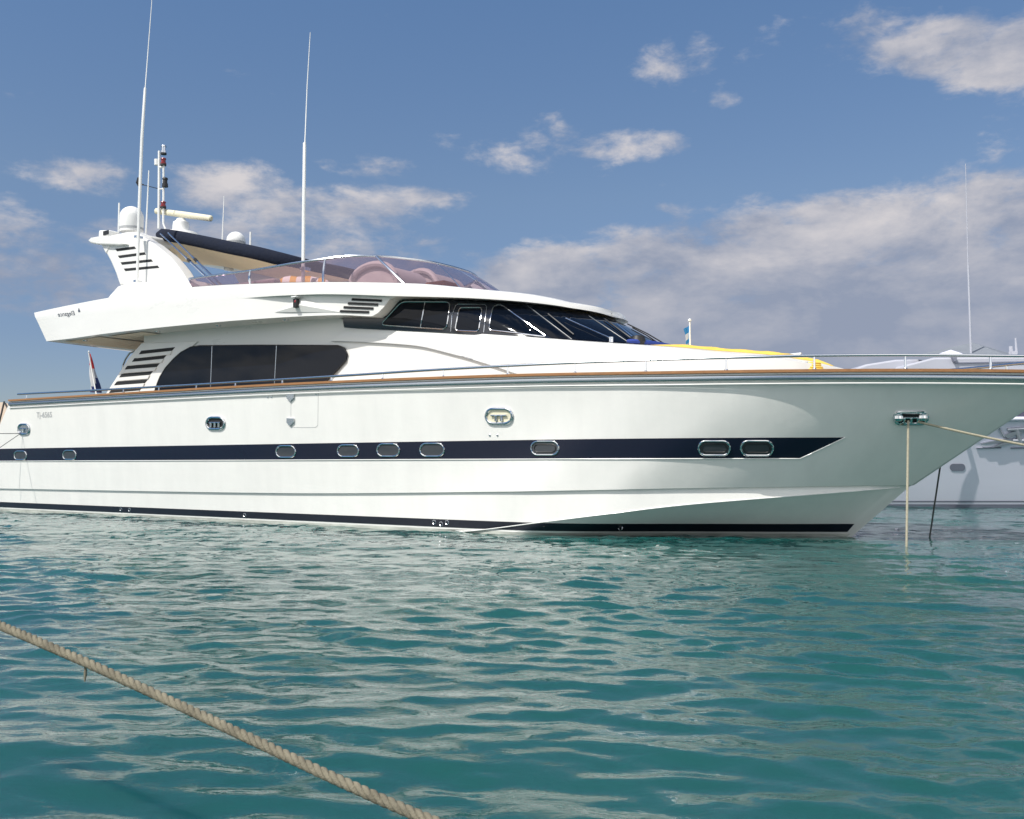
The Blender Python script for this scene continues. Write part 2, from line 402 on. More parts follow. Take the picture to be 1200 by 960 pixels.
fa = np.stack([idx[:-1, :-1], idx[1:, :-1], idx[1:, 1:], idx[:-1, 1:]], -1).reshape(-1, 4).astype(np.int32)
me = bpy.data.meshes.new('sea'); me.vertices.add(nx*ny); me.vertices.foreach_set('co', co.ravel())
me.loops.add(fa.size); me.loops.foreach_set('vertex_index', fa.ravel())
me.polygons.add(len(fa)); me.polygons.foreach_set('loop_start', np.arange(0, fa.size, 4, dtype=np.int32))
me.polygons.foreach_set('use_smooth', np.ones(len(fa), bool)); me.update(calc_edges=True)
sea = bpy.data.objects.new('sea', me); COL.objects.link(sea); tag(sea, kind='structure')
m = bpy.data.materials.new('sea_water'); m.use_nodes = True; t = m.node_tree; b = t.nodes['Principled BSDF']
b.inputs['Subsurface Weight'].default_value = 1.0; b.inputs['Subsurface Radius'].default_value = (.25, 1.0, .9); b.inputs['Subsurface Scale'].default_value = .35; b.subsurface_method = 'BURLEY'
b.inputs['Roughness'].default_value = .015; b.inputs['IOR'].default_value = 1.333; b.inputs['Specular IOR Level'].default_value = .5
tcn = t.nodes.new('ShaderNodeTexCoord')
n = t.nodes.new('ShaderNodeTexNoise'); n.inputs['Scale'].default_value = .22; n.inputs['Detail'].default_value = 3; t.links.new(tcn.outputs['Object'], n.inputs[0])
cr = t.nodes.new('ShaderNodeValToRGB'); cr.color_ramp.elements[0].position = .35; cr.color_ramp.elements[1].position = .68
cr.color_ramp.elements[0].color = (.011, .066, .066, 1); cr.color_ramp.elements[1].color = (.014, .084, .073, 1)
t.links.new(n.outputs[0], cr.inputs[0]); t.links.new(cr.outputs[0], b.inputs['Base Color'])
mp = t.nodes.new('ShaderNodeMapping'); mp.inputs['Scale'].default_value = (1, 1.5, 1); t.links.new(tcn.outputs['Object'], mp.inputs[0])
n2_ = t.nodes.new('ShaderNodeTexNoise'); n2_.inputs['Scale'].default_value = 5.5; n2_.inputs['Detail'].default_value = 5; n2_.inputs['Roughness'].default_value = .55; n2_.inputs['Distortion'].default_value = .4
t.links.new(mp.outputs[0], n2_.inputs[0])
bp = t.nodes.new('ShaderNodeBump'); bp.inputs['Distance'].default_value = .006; bp.inputs['Strength'].default_value = .6
t.links.new(n2_.outputs[0], bp.inputs['Height']); t.links.new(bp.outputs[0], b.inputs['Normal'])
me.materials.append(m)

# ================================================================== MOTOR YACHT
yacht = empty('motor_yacht', ORG, math.atan2(U.y, U.x))
tag(yacht, 'large white motor yacht with flybridge and a navy stripe along its hull', 'yacht')

# ---- hull lines (s, t, z) ; t positive here = half breadth
NU = 150
def line(pts): return plan(pts, NU)
us = [i/(NU-1) for i in range(NU)]
def ubias(u): return 1-(1-u)**1.35
def resamp(pts):
    ss = pchip([(p[0], p[1]) for p in pts]); zz = pchip([(p[0], p[2]) for p in pts])
    s0, s1 = pts[0][0], pts[-1][0]; out = []
    for u in us:
        s_ = s0+(s1-s0)*ubias(u); out.append((s_, max(0.0, ss(s_)) if u < 1 else 0.0, zz(s_)))
    return out
L_keel = resamp([(.3, 0.001, -.7), (14, 0.001, -.75), (18, 0.001, -.6), (20, .001, -.5), (21.45, 0, -.45)])
L_wl = resamp([(.3, 2.35, -.3), (12, 2.42, -.3), (15, 2.55, -.12), (16.4, 2.62, -.02), (17.3, 2.64, 0), (18.05, 2.41, 0), (18.65, 2.05, 0), (19.76, 1.30, 0), (20.92, .66, 0), (21.6, .23, 0), (22.03, 0, 0)])
L_ch = resamp([(.3, 2.56, -.1), (14, 2.63, -.08), (16.2, 2.66, 0.0), (17.9, 2.62, .21), (19.0, 2.44, .365), (20.1, 2.02, .515), (21.4, 1.28, .645), (22.3, .58, .73), (22.9, 0, .79)])
L_kl = resamp([(.8, 2.62, .53), (12, 2.68, .58), (17.4, 2.68, .69), (19.0, 2.45, .735), (20.1, 2.02, .765), (21.4, 1.27, .79), (22.3, .57, .805), (22.94, 0, .81)])
L_ku = [(a+.01*0, (t_+.035+.035*max(0, (i/(NU-1)-.6)/.4)*min(1, (NU-1-i)/12) if i < NU-1 else 0), z+.004) for i, (a, t_, z) in enumerate(L_kl)]
L_ku = [(a+.03*(i/(NU-1))**8, t_, z) for i, (a, t_, z) in enumerate(L_ku)]
def bs(s): return (2.95-.0*s)*(1-max(0, (s-12)/13.2)**4) - .0022*max(0, 12-s)**1.8
zs_f = pchip([(3, 2.71), (9, 2.68), (12, 2.66), (17.6, 2.57), (20.5, 2.50), (25.2, 2.44)])
L_sh = []
for u in us:
    s_ = 2.72+(25.2-2.72)*ubias(u); L_sh.append((s_, bs(s_) if u < 1 else 0, zs_f(s_)-.05))
NM = 9
L_mid = []
for k in range(1, NM):
    v = k/NM; row = []
    for i in range(NU):
        a, c = L_ku[i], L_sh[i]; w_ = (i/(NU-1)); e = 1+.55*min(1, max(0, (w_-.5)/.4))
        bow_ = min(1, max(0, (w_-.45)/.35))*min(1, (1-w_)/.12)
        row.append((a[0]+(c[0]-a[0])*v, max(0, a[1]+(c[1]-a[1])*v-.015*bow_*4*v*(1-v)), a[2]+(c[2]-a[2])*v))
    L_mid.append(row)
LINES = [L_keel, L_wl, L_ch, L_kl, L_ku] + L_mid + [L_sh]
def section(i):
    return [Ln[i] for Ln in LINES]
def hull_at(i, z, off=0.0):          # point on the near side at column i (float) and height z
    i0 = int(min(NU-2, max(0, math.floor(i)))); q = i-i0; out = []
    for ii in (i0, i0+1):
        sec = section(ii); r = sec[-1] if z > sec[1][2] else sec[1]
        for a, c in zip(sec[1:], sec[2:]):
            if a[2] <= z <= c[2] and c[2] > a[2]+1e-6:
                k = (z-a[2])/(c[2]-a[2]); r = tuple(a[j]+(c[j]-a[j])*k for j in range(3)); break
        out.append(r)
    p = [out[0][j]*(1-q)+out[1][j]*q for j in range(3)]
    return Vector((p[0], -(p[1]+off), p[2]))
def mirror_(q): return [Vector((p[0], -p[1], p[2])) for p in q]
hb = MB()
near = [[(a, -b_, c) for a, b_, c in Ln] for Ln in LINES]; far = [[(a, b_, c) for a, b_, c in Ln] for Ln in LINES]
hb.grid(near); hb.grid(far)
# transom
hb.grid([[r[0] for r in near], [r[0] for r in far]])
hull = hb.build('hull', ['gelcoat'], yacht, ang=9)
HT = bvh(hull)
def col_of(s, z):           # column index whose point at height z has the given s
    lo, hi = 0.0, NU-1.0
    for _ in range(40):
        mid = (lo+hi)/2
        if hull_at(mid, z).x < s: lo = mid
        else: hi = mid
    return lo
def hull_strip(z0, z1, s0, s1a, s1b, off, n=140, m=3):   # z0 lower, z1 upper; s1a end at lower, s1b end at upper
    rows = []
    for k in range(m+1):
        q = k/m; z = z0+(z1-z0)*q; c0 = col_of(s0, z); c1 = col_of(s1a+(s1b-s1a)*q, z)
        rows.append([hull_at(c0+(c1-c0)*j/n, z, off) for j in range(n+1)])
    return rows
def both(rows): return [rows, [[Vector((p[0], -p[1], p[2])) for p in r] for r in rows]]
mb = MB(); ch_ = [Vector((a, -b_-.004, c_)) for a, b_, c_ in L_ch if a > 15.4][:-3]
for q in (ch_, mirror_(ch_)): mb.tube(q, .010, 6)
mb.build('spray_rail', 'gelcoat', yacht)
# navy band
mb = MB()
for rw in both(hull_strip(1.212, 1.518, 1.7, 21.70, 22.32, .007)): mb.grid(rw)
mb.build('hull_stripe', 'navy_paint', yacht)
mb = MB()
rw = hull_strip(1.212, 1.518, 1.7, 21.70, 22.32, .007)
edge_pts = [Vector(p) for p in rw[0]] + [Vector(r[-1]) for r in rw[1:]]
mb.tube(edge_pts, .010, 6)
mb.build('stripe_lit_edge', 'gelcoat', yacht)  # white bead added to stand for the bright edge that catches light
mb = MB()
for rw in both(hull_strip(.075, .205, .6, 21.98, 22.10, .006, m=4)): mb.grid(rw)
mb.build('boot_stripe', 'boot_paint', yacht)
mb = MB()
for rw in both(hull_strip(-.18, .045, .4, 21.80, 22.02, .005, m=4)): mb.grid(rw)
mb.build('waterline_band', 'antifoul', yacht)

# rub rail, cap rail, fine shadow line
def sheer_path(dt, dz, s_from=2.72, n=170, s_to=25.2):
    out = []
    for i in range(n+1):
        s_ = s_from+(s_to-s_from)*(1-(1-i/n)**1.5); out.append(Vector((s_, -(max(0, bs(s_) if s_ < 25.199 else 0)), zs_f(s_)+dz)))
    # offset outward in plan
    res = []
    for i, p in enumerate(out):
        tg = (out[min(i+1, n)]-out[max(i-1, 0)]); tg.z = 0; tg.normalize(); nn = Vector((tg.y, -tg.x, 0))
        if nn.y > 0: nn = -nn
        if i == n: nn = Vector((1, 0, 0))
        q = p+nn*dt
        if dt < 0: q.y = min(q.y, -.001)
        res.append(q)
    return res
def mirror(pts): return [Vector((p[0], -p[1], p[2])) for p in pts]
def round_path(dt, dz, **k):
    a = sheer_path(dt, dz, **k); return a + mirror(a)[::-1][1:]
mb = MB(); mb.tube(round_path(.012, -.115), .040, 10, flat=.75); rr_ = mb.build('rub_rail', 'rub_steel', yacht)
mb = MB(); mb.tube(round_path(.006, -.205), .013, 6); mb.tube(round_path(.008, -.062), .014, 6); mb.build('rub_moulding', 'gelcoat', rr_)
mb = MB()
pth = round_path(-.05, -.02); a_, b_ = round_path(.045, -.045), round_path(-.13, -.045)
a2, b2 = round_path(.045, -.004), round_path(-.13, -.004)
mb.grid([a_, a2, b2, b_, a_]); mb.build('cap_rail', 'teak', yacht)
# bulwark inside and decks
mb = MB(); mb.grid([round_path(-.06, -.05), round_path(-.42, -.22)])
mb.build('bulwark', 'gelcoat_fly', yacht)
mb = MB(); dk = sheer_path(-.42, -.215, s_from=2.8); mb.grid([dk, mirror(dk)]); mb.build('side_deck', 'deck_teak', yacht)

# hand rail with stanchions: heights traced from the photograph's proportions
rail_y = pchip([(22, 462), (110, 457.5), (200, 452.5), (300, 446.5), (400, 440.5), (500, 434), (600, 428.5), (700, 424), (800, 420.5), (880, 418.5), (950, 417), (1050, 416.3), (1200, 417.5), (1300, 419)])
base = sheer_path(-.045, 0, s_from=3.0, s_to=25.1)
rp = [Vector((p.x, p.y, zon(p.x, p.y, rail_y, 2.8))) for p in base]
for p in rp[-25:]: p.z = min(max(p.z, 2.60), 2.70)
full = rp + mirror(rp)[::-1][1:]
mb = MB(); mb.tube(full, .023, 8); rail = mb.build('hand_rail', 'steel', yacht)
def rail_at(x):
    best = min(rp, key=lambda p: abs(proj(*p)[0]-x)); return best
for x in (30, 142, 188, 230, 278, 332, 386, 450, 519, 593, 672, 759, 854, 955, 1060, 1162):
    p = rail_at(x)
    for sg in (1, -1):
        mb = MB(); z0 = zs_f(p.x)-.002
        mb.lathe((p.x, p.y*sg, z0), [(.032, 0), (.030, .012), (.016, .02), (.015, p.z-z0-.01)], 10); mb.build('stanchion', 'chrome', rail)

# ---- deck house: lower wall
TW = 2.15
tplan = pchip([(5, TW), (12, TW), (16.3, 2.13), (17.5, 2.02), (18.6, 1.84), (19.6, 1.56), (20.6, 1.15), (21.4, .66), (21.95, 0)])
def wallcurve(s0, s1, n, d=0.0): 
    out = []
    for i in range(n+1):
        s_ = s0+(s1-s0)*(1-(1-i/n)**1.4); out.append((s_, max(0, tplan(s_)-d) if i < n or s1 < 21.9 else 0))
    return out
mb = MB(); wc = wallcurve(7.0, 18.0, 60)
for sg in (-1, 1):
    mb.grid([[(s_, sg*t_, 2.1) for s_, t_ in wc], [(s_, sg*t_, min(4.06, 4.06-(max(0, s_-12.6))*.30)) for s_, t_ in wc]])
mb.grid([[(7.0, -TW, 2.1), (7.0, TW, 2.1)], [(7.0, -TW, 4.06), (7.0, TW, 4.06)]])
house = mb.build('deck_house', 'gelcoat_fly', yacht)

# ---- salon windows on the wall
WT = bvh(house)
salon = [(178, 466), (181, 459), (184, 450), (187.5, 441.6), (194, 431), (203, 421), (212, 413), (223, 407), (234, 405.2), (300, 404.6), (360, 404.8), (396, 405.0), (403, 407.5), (406.7, 414.7), (405, 422.7), (392, 437), (380, 449), (374, 460)]
def flatpane(px, t, off, matn, name, parent, thick=.02, smooth=False):
    mb = MB(); mb.prism([P(x, y, t-off) for x, y in px], (0, thick, 0)); return mb.build(name, matn, parent, smooth=smooth)
win = flatpane(dens_px(rpoly(salon, 3)), -TW, .036, 'dark_glass', 'salon_window', yacht, .03)
mb = MB(); mb.tube([P(x, y, -TW-.034) for x, y in salon], .012, 6); mb.build('window_frame', 'black', win)
for (x0, y0, x1, y1) in ((248.5, 405.5, 246.5, 458), (324, 405, 321.5, 452)):
    mb = MB(); mb.tube([P(x0, y0, -TW-.040), P(x1, y1, -TW-.036)], .007, 6); mb.build('mullion', 'rub_steel', win)

# ---- louvred quarter pillar
pil_px = [(121, 466), (150, 421), (157, 412), (166, 402), (232, 400), (224, 407), (212, 412.5), (203, 420.5), (194, 430.5), (187, 441.2), (183.5, 450), (180.5, 459), (178, 466)]
mb = MB(); mb.prism([P(x, y, -TW-.03) for x, y in pil_px], (0, .14, 0)); pillar = mb.build('quarter_pillar', 'gelcoat_fly', yacht, bevel=.012)
for (xa, ya, xb, yb) in ((164, 413.2, 204, 409), (156, 422, 194, 418.3), (147.5, 431, 186, 428), (141, 440.3, 178, 437.3), (135, 449.6, 172, 447), (129, 458.6, 166, 455.6)):
    h_ = 2.1
    q = [(xa-1.5, ya+h_), (xa+1.5, ya-h_), (xb+1.0, yb-h_), (xb-2.5, yb+h_)]
    mb = MB(); mb.prism([P(x, y, -TW-.036) for x, y in q], (0, .02, 0)); mb.build('louvre_slot', 'slit', pillar, smooth=False)
    q = [(xa-4.5, ya+h_+4.6), (xa-2.2, ya+h_+.2), (xb-3, yb+h_+.2), (xb-5, yb+h_+4.6)]
    mb = MB(); mb.prism([P(x, y, -TW-.055) for x, y in q], (0, .05, 0)); mb.build('louvre_slat', 'gelcoat_fly', pillar, bevel=.008)

# ---- trunk (forward house side + foredeck) above the crease
tr_top = pchip([(380, 381), (409, 382.5), (460, 385), (520, 388), (560, 391), (645, 397), (687, 400.5), (730, 403.5), (787, 407.5), (830, 412), (885, 417), (950, 426), (1000, 434)])
crease = pchip([(380, 400), (387, 400), (430, 401.3), (485, 405), (530, 415), (575, 428), (605, 438), (640, 450), (760, 480), (1000, 540)])
s_a = P(409, 383, -TW-.07).x; s_b = P(387, 400, -TW-.07).x
topl = []; lowl = []
nT = 90
for i in range(nT+1):
    q = 1-(1-i/nT)**1.35
    s1_ = s_a+(21.95-s_a)*q; t1 = (tplan(s1_)+.045) if i < nT else 0.0
    topl.append(Vector((s1_, -max(0, t1-.06), zon(s1_, -max(0, t1-.06), tr_top, 3.2))))
    s2_ = s_b+(22.0-s_b)*q; t2 = (tplan(min(s2_, 21.95))+.035) if i < nT else 0.0
    lowl.append(Vector((s2_, -t2, max(2.0, zon(s2_, -t2, crease, 3.0)))))
for p, q in ((topl, 2.55),):
    for v in p[-8:]: v.z = max(v.z, 2.50)
midl = [(a*.5+c*.5)+Vector((0, -.035, 0)) for a, c in zip(topl, lowl)]
crown = []
for k in (.0, .25, .5, .75, 1.0):
    crown.append([Vector((p.x-(.0)*k, p.y*(1-k), p.z+.10*(1-(1-k)**2)*min(1, -p.y/.9))) for p in topl])
inn = [Vector((p.x, p.y*(.965), p.z+0.0)) for p in lowl]
mb = MB()
for sg in (1, -1):
    fl = lambda row: [Vector((p.x, p.y*sg, p.z)) for p in row]
    q = [Vector((p.x, -max(0, -p.y-.09), p.z)) for p in lowl]
    mb.grid([fl(q), fl(lowl), fl(midl), fl(topl)] + [fl(r) for r in crown[1:]])
    mb.grid([[fl(q)[0], fl(lowl)[0]], [Vector((topl[0].x, (topl[0].y+.09)*sg, topl[0].z)), fl(topl)[0]]])
trunk = mb.build('coachroof', 'gelcoat_fly', yacht, ang=30)
TT = bvh(trunk)
mb = MB(); low2 = [Vector((p.x, p.y-.004, p.z)) for p in lowl if p.z > 2.4]
mb.tube(low2, .006, 6); mb.build('coachroof_shade_line', 'grey_text', trunk)  # grey line drawn along the crease for its thin shade
# little oval vent plate on the side (542,436)
# ---- flybridge body
T_px = pchip([(33, 368), (80, 358), (125, 349.5), (160, 344), (228, 336.5), (300, 333), (400, 331), (480, 332.5), (560, 339.5), (617, 345), (645, 350), (673, 356.5), (702, 364), (719, 370.5), (729, 376.5), (760, 400)])
M_px = pchip([(36, 376), (120, 369), (200, 360), (260, 352.5), (300, 348.5), (340, 346), (380, 344.8), (461, 347), (540, 349), (600, 352.5), (640, 356.5), (673, 361.5), (702, 368), (724, 377.5), (755, 402)])
B_px = pchip([(50, 400.5), (85, 396.5), (120, 391.5), (216, 381), (300, 374), (360, 370.5), (401, 369.3), (436, 370.8), (447, 363), (461, 348), (540, 349.6), (600, 353), (640, 357), (673, 362), (702, 368.5), (724, 378), (755, 403)])
f_plan = [(3.5, 2.72), (5, 2.80), (7, 2.85), (11, 2.83), (13, 2.74), (14.5, 2.56), (15.6, 2.34), (16.5, 2.03), (17.2, 1.55), (17.65, .9), (17.8, .35), (17.82, 0)]
def flyline(yf, s0, dt, n=120, send=0.0, z0=4.3):
    cp = plan([(s0 if i == 0 else a+(send*max(0, (a-14)/3.8)), b_) for i, (a, b_) in enumerate(f_plan)], n); out = []
    for i, (a, b_) in enumerate(cp):
        tt = max(0, b_-(dt(a) if callable(dt) else dt)) if i < n-1 else 0.0
        out.append(Vector((a, -tt, zon(a, -tt, yf, z0))))
    # keep the front regular: height eases to the centre line
    for i, p in enumerate(out):
        if -p.y < 1.2:
            k = (1.2+p.y)/1.2; ref = next(q for q in out if -q.y <= 1.2); p.z = ref.z-.05*k
    return out
step = pchip([(3, 0), (11.0, 0), (12.4, .10), (14.6, .12), (18, .12)])
FT = flyline(T_px, 3.46, .02, send=-.05)
FM = flyline(M_px, 3.62, 0)
FM2 = [Vector((p.x, min(0, p.y+step(p.x)), p.z+.004)) for p in FM]
FB = flyline(B_px, 4.05, lambda a: step(a)+.005)
FTo = [Vector((p.x, min(0, p.y+.02), p.z-.0)) for p in FT]
# windscreen base line (inner edge of the coaming)
SB_px = pchip([(33, 373), (80, 363), (125, 354), (160, 348), (200, 341), (230, 336), (294, 332.6), (379, 330.6), (473, 332), (542, 336.5), (567, 338.6), (620, 343)])
cpi = plan([(3.9, 2.35), (6, 2.42), (9, 2.42), (12.5, 2.36), (13.6, 2.15), (14.4, 1.75), (14.95, 1.15), (15.15, .5), (15.2, 0)], 120)
SBl = []
for i, (a, b_) in enumerate(cpi): SBl.append(Vector((a, -b_ if i < 119 else 0, zon(a, -b_, SB_px, 4.5))))
for p in SBl:
    if -p.y < 1.5:
        ref = next(q for q in SBl if -q.y <= 1.5); p.z = ref.z-.02
inner_low = [Vector((p.x, p.y*.985, 4.15)) for p in SBl]
mb = MB()
AFTDX = .25
for sg in (1, -1):
    fl = lambda row: [Vector((p.x, p.y*sg, p.z)) for p in row]
    mb.grid([fl(FB), fl(FM2), fl(FM), fl([(a*.5+c*.5)+Vector((0, -.015, 0)) for a, c in zip(FM, FT)]), fl(FT), fl([Vector((p.x, min(0, p.y+.10), p.z+.02)) for p in FT]), fl(SBl), fl(inner_low)])
mb.grid([[FB[0], FM[0], FT[0]], [Vector((FB[0].x-AFTDX, 0, FB[0].z)), Vector((FM[0].x-AFTDX, 0, FM[0].z)), Vector((FT[0].x-AFTDX, 0, FT[0].z))], mirror([FB[0], FM[0], FT[0]])])
mb.grid([inner_low, mirror(inner_low)])           # flybridge floor
mb.grid([FB, [Vector((p.x-(AFTDX if i == 0 else AFTDX*max(0, 1-i/6)), 0, p.z+.015)) for i, p in enumerate(FB)], mirror(FB)])   # soffit
fly = mb.build('flybridge', 'gelcoat_fly', yacht, ang=24)
FTREE = bvh(fly)
# beige soffit lining panels aft
def zsoff(s): return min(FB, key=lambda p: abs(p.x-s)).z
for (sa_, sb_) in ((4.5, 6.05), (6.25, 7.6)):
    mb = MB(); mb.grid([[(sa_, -2.55, zsoff(sa_)-.012), (sb_, -2.62, zsoff(sb_)-.012)], [(sa_-.1, 2.55, zsoff(sa_)-.012), (sb_, 2.62, zsoff(sb_)-.012)]])
    mb.build('soffit_panel', 'soffit', fly)
for s_ in (5.2, 7.9, 9.9, 11.9):
    mb = MB(); mb.lathe((s_, -2.45, zsoff(s_)-.02), [(.0, 0), (.05, 0), (.06, .015), (.06, .03)], 14); mb.build('soffit_light', 'steel', fly)

# recess louvres, nav light
for (xa, ya, xb, yb) in ((413, 351, 448, 352.6), (408.6, 355.6, 443.6, 357.2), (403.5, 360.2, 438, 361.7), (399.2, 364.8, 433, 366)):
    q = [(xa, ya-1), (xb, yb-1), (xb-.6, yb+1), (xa-.6, ya+1)]
    mb = MB(); pts = on(FTREE, dens_px(q, 6), .012); mb.add(pts, [tuple(range(len(pts)))]); mb.tube(pts, .006, 5, closed=True); mb.build('vent_slot', 'slit', fly)
base_c, nn = hit(FTREE, 350, 359, 0)
mb = MB(); pts = on(FTREE, [(322, 366), (352, 350), (358, 351), (400, 366)], .01)
apex = hit(FTREE, 354, 358, .06)[0]
mb.add(pts+[apex], [(0, 1, 4), (1, 2, 4), (2, 3, 4), (3, 0, 4)]); mb.build('light_fairing', 'gelcoat_fly', fly, smooth=False)
c = hit(FTREE, 350, 356, .07)[0]
mb = MB(); mb.box(c, (.10, .08, .17)); nl = mb.build('navigation_light', 'black', fly, bevel=.01)
mb = MB(); mb.box(c+Vector((.01, -.035, .03)), (.05, .02, .05)); mb.build('lens', 'red_lens', nl, bevel=.01)
mb = MB(); mb.box(c+Vector((.0, -.02, .115)), (.13, .11, .025)); mb.build('light_cap', 'white_plastic', nl, bevel=.008)

# ---- wheelhouse glass band
BT = []; BBt = []
nB = 110
s_start = P(402, 376, -TW).x
btop = plan([(s_start+.02, 2.15), (14.4, 2.16), (15.4, 2.06), (16.3, 1.82), (17.0, 1.40), (17.4, .85), (17.55, .35), (17.58, 0)], nB)
bbot = plan([(s_start+.05, 2.17), (15.6, 2.15), (16.8, 2.08), (17.7, 1.86), (18.3, 1.45), (18.68, .9), (18.82, .4), (18.86, 0)], nB)
bb_px = pchip([(380, 380), (409, 382.5), (460, 385), (520, 388), (560, 391), (645, 397), (687, 400.5), (730, 403.5), (787, 407.5), (800, 409)])
for (a, b_), (c_, d_) in zip(btop, bbot):
    BT.append(Vector((a, -b_, min(FM, key=lambda p: abs(p.x-a-.1)).z-.01)))
    BBt.append(Vector((c_, -d_, zon(c_, -d_, bb_px, 3.4)-.03)))
for L_, lim in ((BT, .9), (BBt, 1.0)):
    for p in L_:
        if -p.y < lim:
            ref = next(q for q in L_ if -q.y <= lim); p.z = ref.z-.0*(1)
rowsB = []
for k in range(9):
    q = k/8; rowsB.append([a*q+c*(1-q)+Vector((0, -.05*math.sin(math.pi*q)*min(1, -a.y), .03*math.sin(math.pi*q)*(1 if -a.y < 1.7 else 0))) for a, c in zip(BT, BBt)])
mb = MB(); mb.grid(rowsB); mb.grid([mirror(r) for r in rowsB])
band = mb.build('wheelhouse', 'band', yacht, ang=50)
BTREE = bvh(band)
def framed(name, px, r, fr=.010, off=.006, frame='chrome', glass='dark_glass', parent=yacht):
    out = dens_px(rpoly(px, r, 4), 3)
    w = pane(BTREE, out, off, 6).build(name, glass, parent)
    mb = MB(); mb.tube(on(BTREE, out, off+.004), fr, 6, closed=True); mb.build('window_frame', frame, w)
    return w
w = framed('side_window', [(446, 381), (471, 354), (528, 354.3), (523.5, 386)], 6)
mb = MB(); mb.tube(on(BTREE, dens_px([(498.3, 355), (493.2, 383.5)], 4, False), .012), .010, 6); mb.build('mullion', 'steel', w)
framed('side_window', [(533.5, 387.3), (538.3, 361), (565.3, 361), (561, 388.6)], 4)
mb = MB(); mb.tube(on(BTREE, dens_px([(528.5, 388.5), (530, 370), (534, 358.5), (537, 356.8), (568, 357.2), (570.5, 360), (567, 389.6)], 4, False), .008), .007, 6); mb.build('door_outline', 'steel', yacht)
framed('side_window', [(572.7, 386.8), (577.5, 360), (586, 356.8), (641, 395)], 4)
for px in ([(590, 357.5), (615, 358), (667, 397.5), (646, 396)],):
    out = dens_px(rpoly(px, 3), 3); pane(BTREE, out, .006, 5).build('quarter_glass', 'dark_glass', yacht)
ws = []
for px in ([(619, 358.3), (678, 363.8), (735, 402), (672, 398)], [(682, 364.6), (705, 370), (722, 378), (757, 404.0), (739, 402.3)]):
    out = dens_px(rpoly(px, 3), 3); w = pane(BTREE, out, .008, 7).build('windscreen_pane', 'dark_glass', yacht); ws.append(w)
mb = MB(); mb.tube(on(BTREE, dens_px([(616.6, 357.5), (670, 398)], 5, False), .006), .009, 6); mb.build('windscreen_trim', 'dark_trim', ws[0])
mb = MB(); mb.tube(on(BTREE, dens_px([(680, 364), (737, 402)], 5, False), .006), .009, 6); mb.build('windscreen_trim', 'dark_trim', ws[1])
# wipers
def wiper(p0, p1, b0, b1, parent):
    mb = MB(); mb.tube(on(BTREE, dens_px([p0, p1], 6, False), .05), [.022]+[.012]*(len(dens_px([p0, p1], 6, False))-1), 6)
    c0 = on(BTREE, [p0], .0)[0]; mb.lathe(c0, [(0, -.02), (.045, -.02), (.045, .07), (.0, .08)], 12)
    w = mb.build('wiper', 'chrome', parent)
    mb = MB(); q = dens_px([b0, b1], 5, False); mb.tube(on(BTREE, q, .035), .014, 5); mb.build('wiper_blade', 'black', w)
wiper((716, 400), (662, 376), (642, 370), (672, 394), yacht)
wiper((744, 401), (722, 383), (708, 376), (738, 398), yacht)
for (a, c_) in (((735, 379.5), (783, 405.5)), ((741, 384), (774, 404))):
    mb = MB(); A = P(*a, .35); C = P(*c_, .5); C.z = max(C.z, 3.12)
    mb.tube([A, (A+C)/2+Vector((0, 0, .02)), C], .012, 5); mb.build('wiper_arm', 'black', yacht)

# ---- flybridge windscreen
ST_px = pchip([(210, 329.5), (222, 327), (293, 317.5), (352, 307.5), (380, 303.8), (400, 301.2), (422, 300), (440, 300.2), (480, 304), (512, 311), (538, 320), (552, 329), (567, 339)])
cpt = plan([(8.8, 2.34), (10.5, 2.30), (12.2, 2.2), (12.9, 1.98), (13.5, 1.6), (13.95, 1.05), (14.12, .5), (14.15, 0)], 100)
i0 = min(range(len(SBl)), key=lambda i: abs(SBl[i].x-9.02))
cpb = plan([(p.x, -p.y, p.z) for p in SBl[i0::3]] + [(SBl[-1].x+.001, 0, SBl[-1].z)], 100)
STl = []
for i, (a, b_) in enumerate(cpt): STl.append(Vector((a, -b_ if i < 99 else 0, zon(a, -b_, ST_px, 5.0))))
for p in STl:
    if -p.y < 1.2:
        ref = next(q for q in STl if -q.y <= 1.2); p.z = ref.z-.0
SBw = [Vector((a, -b_, c_-.02)) for a, b_, c_ in cpb]
print('screen top', [tuple(round(q, 2) for q in STl[i]) for i in range(0, 100, 11)], [tuple(round(q, 2) for q in SBw[i]) for i in range(0, 100, 11)])
rows = []
for k in range(7):
    q = k/6; rows.append([a*q+c_*(1-q)+Vector((.05*math.sin(math.pi*q)*(1+a.y/2.4), -.03*math.sin(math.pi*q), 0)) for a, c_ in zip(STl, SBw)])
